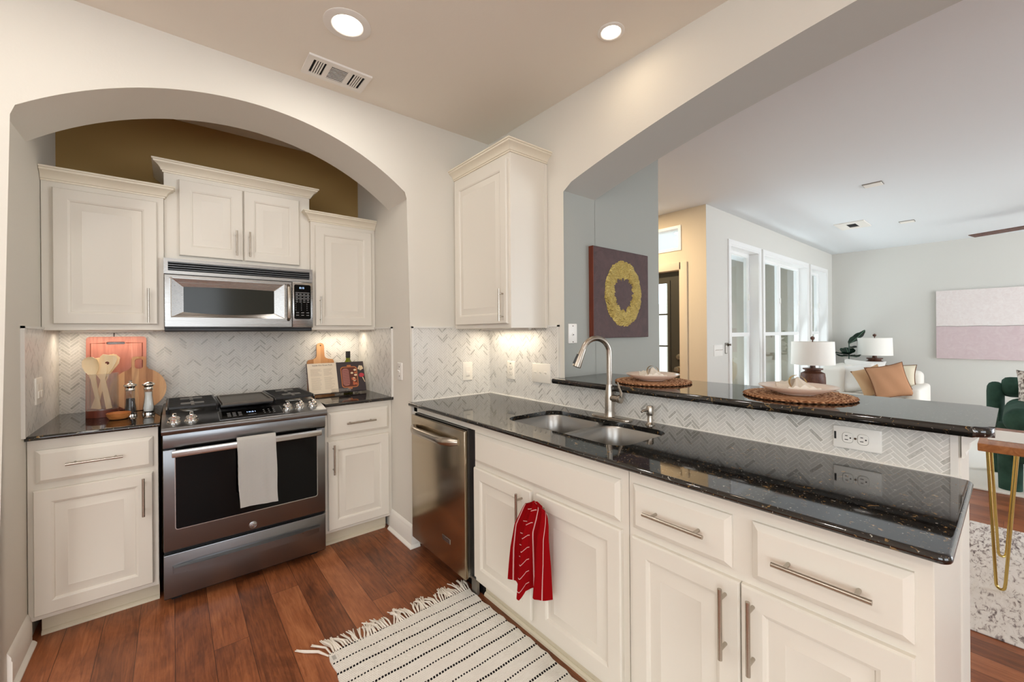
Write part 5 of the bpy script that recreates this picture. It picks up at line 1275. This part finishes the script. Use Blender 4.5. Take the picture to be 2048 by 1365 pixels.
braid()
napm = 'napkin_linen'
def setting(cx, cy, who, rz):
    def lbl(s_): return s_ + ' ' + who
    t = None
    b = MB(); R_ = 0.192; rows = []
    n = 72
    prof = [(R_ - 0.03, 0.0005), (R_ - 0.006, 0.0005), (R_, 0.005), (R_ - 0.004, 0.0105), (R_ - 0.014, 0.012), (R_ - 0.026, 0.0095), (R_ - 0.040, 0.0115), (R_ - 0.055, 0.0095), (R_ - 0.07, 0.011), (0.06, 0.0095), (0.0, 0.0095)]
    for r, h in prof: rows.append([V((cx + (r + 0.003 * math.sin(k * 2 * PI / n * 30) * (r > R_ - 0.02)) * math.cos(2 * PI * k / n), cy + (r + 0.003 * math.sin(k * 2 * PI / n * 30) * (r > R_ - 0.02)) * math.sin(2 * PI * k / n), BZ + h)) for k in range(n)])
    vs = b.grid(rows, closed_u=True); b.bm.faces.new(vs[0][::-1])
    solo('placemat', b, 'braided_straw', lbl('round braided straw placemat'), 'placemat', ang=50)
    b = MB(); z = BZ + 0.0125
    b.lathe([(0.055, 0.0), (0.062, 0.0), (0.064, 0.003), (0.085, 0.008), (0.112, 0.018), (0.134, 0.030), (0.136, 0.0325), (0.132, 0.0335), (0.108, 0.0215), (0.082, 0.0125), (0.05, 0.009), (0.0, 0.009)], (cx, cy, z), seg=56)
    solo('dinner_plate', b, 'white_ceramic', lbl('pale pink rimmed plate'), 'plate', ang=50)
    # napkin gathered through a ring
    c, s = math.cos(rz), math.sin(rz); L = lambda u, v, w: V((cx + u * c - v * s, cy + u * s + v * c, z + 0.010 + w))
    b = MB(); top, bot = [], []
    for j in range(33):
        q = j / 32; u = -0.088 + 0.185 * q; near = abs(u + 0.005); k_ = min(1, near / 0.085)
        wd = 0.015 + 0.040 * k_ ** 1.1; hc = 0.020 * (1 - k_) + 0.007; rt, rb = [], []
        for i in range(33):
            a = i / 32 * 2 - 1
            dist = max(0, (u * u + (a * wd) ** 2) ** 0.5 - 0.075); fl = 0.0095 + 0.16 * dist
            arch = (1 - a * a) ** 0.5
            pl_ = 0.0045 * math.cos(a * 12.0) * k_ ** 0.5 + (0.012 * max(0, k_ - 0.6) * (0.5 + 0.5 * math.cos(a * 6)))
            rt.append(L(u + 0.006 * math.cos(a * 9) * (q > 0.9), a * wd, fl - 0.006 + 0.005 + hc * arch * 1.7 + max(0, pl_ + 0.004)))
            rb.append(L(u + 0.006 * math.cos(a * 9) * (q > 0.9), a * wd, fl - 0.006))
        top.append(rt); bot.append(rb)
    vt = b.grid(top); vb = b.grid(bot); n = 32
    for ra, rc in ((vt[0], vb[0]), (vt[-1], vb[-1])):
        for k in range(n): b.bm.faces.new((ra[k], ra[k + 1], rc[k + 1], rc[k]))
    for k in (0, n):
        for j in range(32): b.bm.faces.new((vt[j][k], vt[j + 1][k], vb[j + 1][k], vb[j][k]))
    solo('napkin', b, napm, lbl('cream linen napkin gathered on the plate'), 'napkin', ang=70)
    b = MB(); rows = []
    for k in range(33):
        a = 2 * PI * k / 32 * 0.95 - 1.3; r = 0.0285 + 0.002 * k / 32
        rows.append([L(-0.005 + dx + 0.014 * math.sin(a), r * math.cos(a), 0.034 + r * math.sin(a)) for dx in (-0.013, 0.013)])
    b.grid(rows); bmesh.ops.solidify(b.bm, geom=b.bm.faces[:], thickness=0.0022)
    solo('napkin_ring', b, 'gold_metal', lbl('curved gold napkin ring'), 'napkin ring', ang=50)
setting(1.955, 1.215, 'of the far setting near the gold ring painting', 0.75)
setting(1.950, 0.560, 'of the near setting in front of the sofa', 0.55)

# ------------------------------------------------------------------ paintings
t = thing('painting', 'square dark plum canvas with a rough gold ring, on the grey wall beyond the bar', 'painting', (2.305, YJ - 0.02, 1.29))
def canvas_tex(name, c, c2, sc, dist):
    a = Mat(name, c, 0.6, 0, 0.4); n = a.noise(a.obj(), sc, 5, 0.6, 2.0); a.color(a.ramp(n, [(0.3, c), (0.7, c2)])); a.bump(n, dist, 0.8); M[name] = a.m; return a
canvas_tex('plum_canvas', (66, 46, 46), (86, 62, 60), 9, 0.006)
a = Mat('gold_leaf', (204, 178, 98), 0.36, 0.75); n = a.noise(a.obj(), 22, 5, 0.7, 1.0); n2 = a.vor(a.scale(a.obj(), (1, 1, 2.2)), 60)
a.color(a.ramp(n, [(0.28, (120, 96, 40)), (0.42, (196, 170, 92)), (0.75, (226, 206, 132))])); a.bump(n + n2 * 0.7, 0.012, 1.0); M['gold_leaf'] = a.m
b = MB(); b.box((2.008, YJ - 0.038, 1.295), (2.604, YJ - 0.001, 1.868), 0.003, 1); link('canvas', b, 'plum_canvas', t)
b = MB(); b.box((2.006, YJ - 0.036, 1.294), (2.0095, YJ - 0.001, 1.868)); link('canvas_edge', b, 'dark_edge_wood', t)
b = MB(); n = 120; rnd = random.Random(9); pcx, pcz = 2.315, 1.585
def jag(k, amp): return amp * (math.sin(k * 1.7) * 0.3 + math.sin(k * 0.61 + 1) * 0.5 + rnd.uniform(-0.6, 0.6))
ro = [0.205 + jag(k, 0.006) for k in range(n)]; ri = [0.100 + jag(k, 0.013) + 0.006 * math.sin(k * 0.16) for k in range(n)]
yy = YJ - 0.0385
rows = []
for f_, h in ((0.0, 0.0), (0.08, 0.004), (0.5, 0.005), (0.92, 0.004), (1.0, 0.0)):
    rows.append([V((pcx + (ri[k] + (ro[k] - ri[k]) * f_) * 0.98 * math.cos(2 * PI * k / n), yy - h, pcz + (ri[k] + (ro[k] - ri[k]) * f_) * 1.06 * math.sin(2 * PI * k / n))) for k in range(n)])
b.grid(rows, closed_u=True); link('gold_ring', b, 'gold_leaf', t, ang=60)
t = thing('painting', 'long pale pink two-tone abstract canvas on the far living room wall', 'painting', (XF - 0.02, -0.35, 0.885))
canvas_tex('pale_pink_canvas', (228, 216, 212), (236, 228, 224), 14, 0.002); canvas_tex('mauve_canvas', (206, 184, 186), (214, 196, 196), 10, 0.002)
b = MB(); b.box((XF - 0.04, -1.47, 1.375), (XF - 0.001, 0.772, 1.918)); link('upper_field', b, 'pale_pink_canvas', t)
b = MB(); b.box((XF - 0.04, -1.47, 0.886), (XF - 0.001, 0.772, 1.302 + 0.073)); link('lower_field', b, 'mauve_canvas', t)
b = MB(); b.tube([(XF - 0.041, 0.772 - 2.242 * k / 30, 1.375 + 0.003 * math.sin(k * 1.3)) for k in range(31)], 0.003, 6); link('dividing_line', b, 'clip_metal', t)

# ------------------------------------------------------------------ living room
b = MB(); b.box((5.15, -2.6, 0.0005), (8.9, 1.95, 0.016), 0.004, 1); solo('area_rug', b, 'cream_rug_pile', 'large plain cream rug under the green armchair and sofa', 'rug')
def distressed():
    a = Mat('distressed_rug', (226, 220, 214), 0.95, 0, 0.1); p = a.pos()
    n1 = a.noise(p, 2.6, 4, 0.6); n2 = a.noise(a.scale(p, (10, 34, 1)), 1.6, 4, 0.65, 1.0)
    a.color(a.ramp(n2 * 0.75 + n1 * 0.35, [(0.40, (92, 84, 84)), (0.47, (168, 156, 152)), (0.53, (222, 216, 210)), (0.8, (236, 232, 228))])); a.bump(n2, 0.002, 0.5); M['distressed_rug'] = a.m
distressed()
b = MB(); b.box((2.722, -2.4, 0.0005), (4.255, 1.25, 0.010), 0.003, 1); solo('dining_rug', b, 'distressed_rug', 'distressed grey and white rug under the hairpin leg table', 'rug')
# hairpin table
HL = 0.0062
t = thing('dining_table', 'wooden table on thin brass hairpin legs beyond the end of the half wall', 'table', (3.45, -0.7, 0))
b = MB(); b.box((3.17, -1.55, 0.712), (3.74, 0.125, 0.752), 0.004, 2); link('tabletop', b, 'table_wood', t)
def hairpin(x, y, dx, dy):
    b = MB(); c = V((x, y, 0.0)); w = 0.055
    a_ = V((dy, -dx, 0)).normalized()
    pts = [c - a_ * w + V((0, 0, 0.712)), c - a_ * 0.018 + V((dx * .05, dy * .05, 0.06))]
    for k in range(7):
        an = PI * k / 6; pts.append(c + V((dx * .055, dy * .055, 0)) - a_ * 0.016 * math.cos(an) + V((0, 0, 0.037 - 0.018 * math.sin(an))))
    pts += [c + a_ * 0.018 + V((dx * .05, dy * .05, 0.06)), c + a_ * w + V((0, 0, 0.712))]
    b.tube(pts, 0.0065, 10); link('hairpin_leg', b, 'brass_leg', t)
hairpin(3.235, 0.045, -0.3, 0.15); hairpin(3.675, 0.045, 0.3, 0.15); hairpin(3.235, -1.47, -0.3, -0.15); hairpin(3.675, -1.47, 0.3, -0.15)
b = MB(); b.box((3.30, -1.2, 0.7525), (3.62, 0.095, 0.757), 0.002, 1); solo('table_runner', b, 'runner_linen', 'white runner laid along the hairpin leg table', 'runner')
# table lamps on side tables
def lamp(label, x, y, zt, k):
    """k scales the lamp; zt is the table top"""
    t = thing('table_lamp', label, 'lamp', (x, y, zt)); h = k
    b = MB(); b.lathe([(0.075 * h, 0.0005), (0.105 * h, 0.012 * h), (0.125 * h, 0.06 * h), (0.122 * h, 0.15 * h), (0.115 * h, 0.20 * h), (0.075 * h, 0.222 * h), (0.078 * h, 0.235 * h), (0.098 * h, 0.242 * h), (0.098 * h, 0.256 * h), (0.03 * h, 0.258 * h), (0.026 * h, 0.29 * h), (0.026 * h, 0.31 * h)], (x, y, zt), seg=32); link('base', b, 'lamp_wood', t)
    b = MB(); b.lathe([(0.212 * h, 0.30 * h), (0.205 * h, 0.565 * h), (0.203 * h, 0.565 * h), (0.21 * h, 0.30 * h)], (x, y, zt), seg=48, cap=False); ms = Mat('lamp_shade', (250, 246, 238), 0.9); ms.b.inputs['Transmission Weight'].default_value = 0.0
    link('shade', b, 'shade_linen', t)
    b = MB(); b.cyl((x, y, zt + 0.30 * h), (x, y, zt + 0.60 * h), 0.006 * h); b.lathe([(0.012, 0), (0.022 * h, 0.012 * h), (0.022 * h, 0.03 * h), (0.0, 0.045 * h)], (x, y, zt + 0.585 * h), seg=16); link('finial', b, 'lamp_wood', t)
def side_table(label, x, y, zt, r):
    t = thing('side_table', label, 'table', (x, y, 0))
    b = MB(); b.lathe([(r, 0), (r, 0.03), (0, 0.03)], (x, y, zt - 0.03), seg=40); link('top', b, 'table_wood', t)
    for k in range(4):
        a = PI / 4 + k * PI / 2; b = MB(); b.cyl((x + r * 0.75 * math.cos(a), y + r * 0.75 * math.sin(a), 0.0 if x < 5.1 else 0.016), (x + r * 0.7 * math.cos(a), y + r * 0.7 * math.sin(a), zt - 0.03), 0.016, 12, 0.018); link('leg', b, 'table_wood', t)
side_table('round wooden side table under the nearer lamp by the windows', 5.743, 1.494, 0.635, 0.24)
lamp('white drum shade lamp on a brown turned base, nearer one by the windows', 5.743, 1.494, 0.635, 1.0)
side_table('round wooden side table in the corner behind the sofa', 8.84, 1.445, 0.60, 0.15)
lamp('white drum shade lamp on a brown turned base, farther one behind the sofa', 8.84, 1.455, 0.60, 1.06)
# sofa, facing the kitchen
def puff(b, a, c, r, bulge=0.0):
    """soft rounded block"""
    m = MB(); m.box(a, c, r, 4)
    me = bpy.data.meshes.new('p'); m.bm.to_mesh(me); m.bm.free(); b.bm.from_mesh(me); bpy.data.meshes.remove(me)
t = thing('sofa', 'low cream sofa with one arm toward the room, behind the scatter cushions', 'sofa', (8.0, 1.35, 0))
b = MB(); puff(b, (7.45, 0.80, 0.10), (8.45, 1.86, 0.34), 0.03); link('base', b, 'sofa_fabric', t)
b = MB(); puff(b, (7.40, 0.92, 0.32), (8.25, 1.66, 0.435), 0.05); link('seat_cushion', b, 'sofa_fabric', t)
b = MB(); puff(b, (8.22, 0.84, 0.12), (8.48, 1.84, 0.73), 0.07); link('backrest', b, 'sofa_fabric', t)
b = MB(); puff(b, (7.42, 0.775, 0.10), (8.45, 0.925, 0.555), 0.045); link('arm', b, 'sofa_fabric', t)
b = MB(); puff(b, (7.42, 1.565, 0.10), (8.45, 1.845, 0.80), 0.06); link('arm', b, 'sofa_fabric', t)
for x in (7.52, 8.38):
    for y in (0.87, 1.78):
        b = MB(); b.cyl((x, y, 0.0165), (x, y, 0.11), 0.018, 12, 0.025); link('leg', b, 'lamp_wood', t)
def pillow(name, label, c, w, h, th, facing, tilt, roll, mat, piping=None, group=None):
    """plump square cushion; facing = heading of its front, tilt = lean back, roll = turn in its own plane"""
    b = MB(); n = 14; fr_, bk = [], []
    for j in range(n + 1):
        rf, rb = [], []
        for i in range(n + 1):
            u, v = i / n * 2 - 1, j / n * 2 - 1
            k = (max(0, 1 - u * u) * max(0, 1 - v * v)) ** 0.42; pin = 1 - 0.10 * (1 - v * v) * abs(u) ** 3; pin2 = 1 - 0.10 * (1 - u * u) * abs(v) ** 3
            wr = 0.012 * math.sin(u * 7 + v * 3) * k
            rf.append(V((u * w / 2 * pin, -th / 2 * k - wr * .6, v * h / 2 * pin2))); rb.append(V((u * w / 2 * pin, th / 2 * k, v * h / 2 * pin2)))
        fr_.append(rf); bk.append(rb)
    b.grid(fr_); b.grid(bk); bmesh.ops.remove_doubles(b.bm, verts=b.bm.verts[:], dist=1e-4)
    t = thing(name, label, 'pillow', c, 0, group)
    Mx = Matrix.Rotation(facing, 4, 'Z') @ Matrix.Rotation(-tilt, 4, 'X') @ Matrix.Rotation(roll, 4, 'Y')
    b.xf(Mx); link('cushion', b, mat, t, local=True, ang=75)
    if piping:
        b = MB(); edge = [V((p.x, 0, p.z)) for p in fr_[0]] + [V((p.x, 0, p.z)) for p in [r[-1] for r in fr_][1:]] + [V((p.x, 0, p.z)) for p in fr_[-1][::-1][1:]] + [V((p.x, 0, p.z)) for p in [r[0] for r in fr_][::-1][1:-1]]
        b.tube(edge, 0.006, 6, closed=True); b.xf(Mx); link('piping', b, piping, t, local=True)
    return t
FK = -PI / 2      # facing the kitchen (-X)
pillow('sofa_cushion', 'white back cushion on the left of the sofa, peaked at its top', (8.10, 1.47, 0.66), 0.50, 0.44, 0.20, FK, 0.18, 0.06, 'white_pillow_fabric')
pillow('sofa_cushion', 'cream back cushion edged in brown piping, behind the caramel cushion on the sofa', (8.10, 1.13, 0.635), 0.50, 0.38, 0.17, FK, 0.18, -0.03, 'cream_pillow_fabric', 'piping_fabric')
pillow('throw_pillow', 'plump cream white scatter cushion at the front left of the sofa', (7.58, 1.445, 0.635), 0.44, 0.42, 0.20, FK - 0.10, 0.32, -0.20, 'white_pillow_fabric')
pillow('throw_pillow', 'tan scatter cushion squeezed between the white and the caramel cushions', (7.46, 1.265, 0.62), 0.34, 0.40, 0.15, FK + 0.5, 0.28, -0.34, 'tan_pillow_fabric')
pillow('throw_pillow', 'caramel scatter cushion with dark piping leaning at the right arm of the sofa', (7.36, 1.065, 0.645), 0.42, 0.45, 0.17, FK + 0.5, 0.26, -0.21, 'caramel_pillow_fabric', 'piping_fabric')
t = thing('ottoman', 'low round cream ottoman in front of the right arm of the sofa', 'ottoman', (7.05, 0.66, 0.0165))
b = MB(); b.lathe([(0.17, 0.0), (0.19, 0.02), (0.19, 0.30), (0.18, 0.36), (0.14, 0.40), (0.0, 0.415)], (7.05, 0.70, 0.0165), seg=40); link('cushion', b, 'ottoman_fabric', t)
# leafy plant in the corner
leafm = Mat('dark_leaf', (26, 58, 44), 0.35, 0, 0.5); n = leafm.noise(leafm.obj(), 14, 3); leafm.color(leafm.ramp(n, [(0.3, (18, 40, 32)), (0.7, (46, 84, 64))])); M['dark_leaf'] = leafm.m
plain('leaf_rib', (120, 160, 130), 0.5); plain('pot_clay', (206, 200, 190), 0.7)
PX_, PY_ = 8.72, 1.785
t = thing('potted_plant', 'dark green broad-leaved plant in the far corner between the two lamps', 'plant', (PX_, PY_, 0.0165))
b = MB(); b.lathe([(0.10, 0.0005), (0.13, 0.30), (0.14, 0.32), (0.125, 0.32), (0.115, 0.29), (0, 0.29)], (PX_, PY_, 0.0165), seg=32); link('pot', b, 'pot_clay', t)
b = MB(); b.tube([(PX_, PY_, 0.28), (PX_ + 0.01, PY_ - 0.02, 0.7), (PX_ - 0.02, PY_ - 0.03, 1.12)], [0.012, 0.010, 0.007], 10); link('stem', b, 'dark_leaf', t)
def leaf(base, d, L, w, droop):
    b = MB(); d = V(d).normalized(); side = d.cross(V((0, 0, 1))).normalized(); rows = []
    for j in range(13):
        s_ = j / 12; c = V(base) + d * (L * s_) + V((0, 0, -droop * s_ * s_)); ww = w * (math.sin(PI * min(1, s_ * 0.97 + 0.02)) ** 0.75) * (1 - 0.25 * s_)
        rows.append([c + side * ww * a + V((0, 0, -0.28 * ww * (1 - abs(a)) + 0.006 * math.sin(s_ * 20) * abs(a))) for a in (-1, -0.5, 0, 0.5, 1)])
    b.grid(rows); bmesh.ops.solidify(b.bm, geom=b.bm.faces[:], thickness=0.003); lf = link('leaf', b, 'dark_leaf', t, ang=70)
    b = MB(); b.tube([rows[j][2] + V((0, 0, 0.003)) for j in range(13)], 0.0035, 6); link('rib', b, 'leaf_rib', lf)
lp = (PX_ - 0.02, PY_ - 0.03, 1.10)
leaf(lp, (0.62, -0.30, 0.50), 0.42, 0.10, 0.02)
leaf((PX_ - 0.02, PY_ - 0.03, 1.04), (0.60, -0.24, 0.08), 0.32, 0.09, 0.02)
leaf((PX_, PY_ - 0.02, 0.92), (-0.5, 0.26, 0.30), 0.32, 0.13, 0.12)
leaf((PX_, PY_ - 0.02, 0.90), (-0.75, 0.05, 0.26), 0.36, 0.14, 0.12)
leaf((PX_, PY_ - 0.02, 0.92), (0.25, 0.10, 0.30), 0.28, 0.12, 0.10)
leaf((PX_, PY_ - 0.02, 0.90), (-0.55, -0.30, 0.22), 0.34, 0.13, 0.12)
# green armchair facing the kitchen
t = thing('armchair', 'dark green velvet armchair with fat rounded arms at the right edge', 'armchair', (5.5, -0.25, 0.016))
b = MB(); puff(b, (5.14, -0.56, 0.25), (5.86, 0.02, 0.45), 0.08); link('seat', b, 'green_velvet', t)
b = MB(); b.tube([(5.90, 0.085, 0.80), (5.90, 0.080, 0.80), (5.90, 0.06, 0.80), (5.90, 0.03, 0.80), (5.90, -0.27, 0.805), (5.90, -0.58, 0.80), (5.90, -0.61, 0.80), (5.90, -0.63, 0.80)], [0.03, 0.062, 0.085, 0.092, 0.092, 0.092, 0.085, 0.05], 24); link('backrest', b, 'green_velvet', t, ang=75)
for y in (0.118, -0.665):
    b = MB(); b.lathe([(0.052, 0.0), (0.056, 0.05), (0.056, 0.74), (0.052, 0.785), (0.040, 0.812), (0.02, 0.825), (0.0, 0.828)], (5.88, y, 0.017), seg=24); link('post', b, 'green_velvet', t, ang=75)
for s_, y in ((1, 0.0), (-1, -0.56)):
    yy = y - s_ * 0.035
    b = MB(); b.tube([(5.035, yy, 0.61), (5.04, yy, 0.61), (5.06, yy, 0.61), (5.11, yy, 0.61), (5.50, yy, 0.61), (5.84, yy, 0.61)], [0.02, 0.065, 0.095, 0.104, 0.104, 0.10], 24); link('arm', b, 'green_velvet', t, ang=75)
    b = MB(); b.cyl((5.30, yy + s_ * 0.065, 0.017), (5.30, yy + s_ * 0.065, 0.56), 0.065, 20, 0.075); link('leg', b, 'green_velvet', t)
a = Mat('speckled_fabric', (220, 212, 202), 0.95); n = a.noise(a.obj(), 38, 4, 0.7); a.color(a.ramp(n, [(0.40, (96, 84, 78)), (0.48, (196, 184, 174)), (0.56, (228, 222, 214))])); M['speckled_fabric'] = a.m
pillow('throw_pillow', 'grey speckled cushion resting in the green armchair', (5.66, -0.24, 0.72), 0.50, 0.50, 0.17, FK, 0.30, 0.05, 'speckled_fabric')
# ceiling fan: only one blade reaches into the frame
t = thing('ceiling_fan', 'ceiling fan, only the tip of one thin brown blade in view at the right edge', 'ceiling fan', (7.26, -0.52, ZC))
fc = V((7.26, -0.52, 2.47))
b = MB(); b.cyl((fc.x, fc.y, ZC - 0.03), (fc.x, fc.y, 2.53), 0.014, 14); b.lathe([(0.06, 0), (0.06, -0.02), (0.03, -0.05)], (fc.x, fc.y, ZC), seg=24); link('downrod', b, 'bronze_metal', t)
b = MB(); b.lathe([(0.03, 0.07), (0.09, 0.05), (0.10, 0.0), (0.08, -0.04), (0.0, -0.05)], fc, seg=32); link('motor', b, 'bronze_metal', t)
for k in range(3):
    d = V((7.617, 0.335, 0)) - V((fc.x, fc.y, 0)); L = d.length; a0 = math.atan2(d.y, d.x) + k * 2 * PI / 3
    dv = V((math.cos(a0), math.sin(a0), 0)); sd = V((-dv.y, dv.x, 0)); b = MB(); rows = []
    for q in range(9):
        s_ = q / 8; r = 0.11 + (L - 0.11) * s_; w = 0.045 + 0.02 * math.sin(PI * s_ * 0.6); c = fc + dv * r
        rows.append([c - sd * w + V((0, 0, -0.006)), c + sd * w + V((0, 0, 0.010)), c + sd * w + V((0, 0, 0.017)), c - sd * w + V((0, 0, 0.001))])
    vs = b.grid(rows, closed_u=True); b.bm.faces.new(vs[0]); b.bm.faces.new(vs[-1][::-1]); link('blade', b, 'lamp_wood', t)
# a dining chair back just showing over the bar
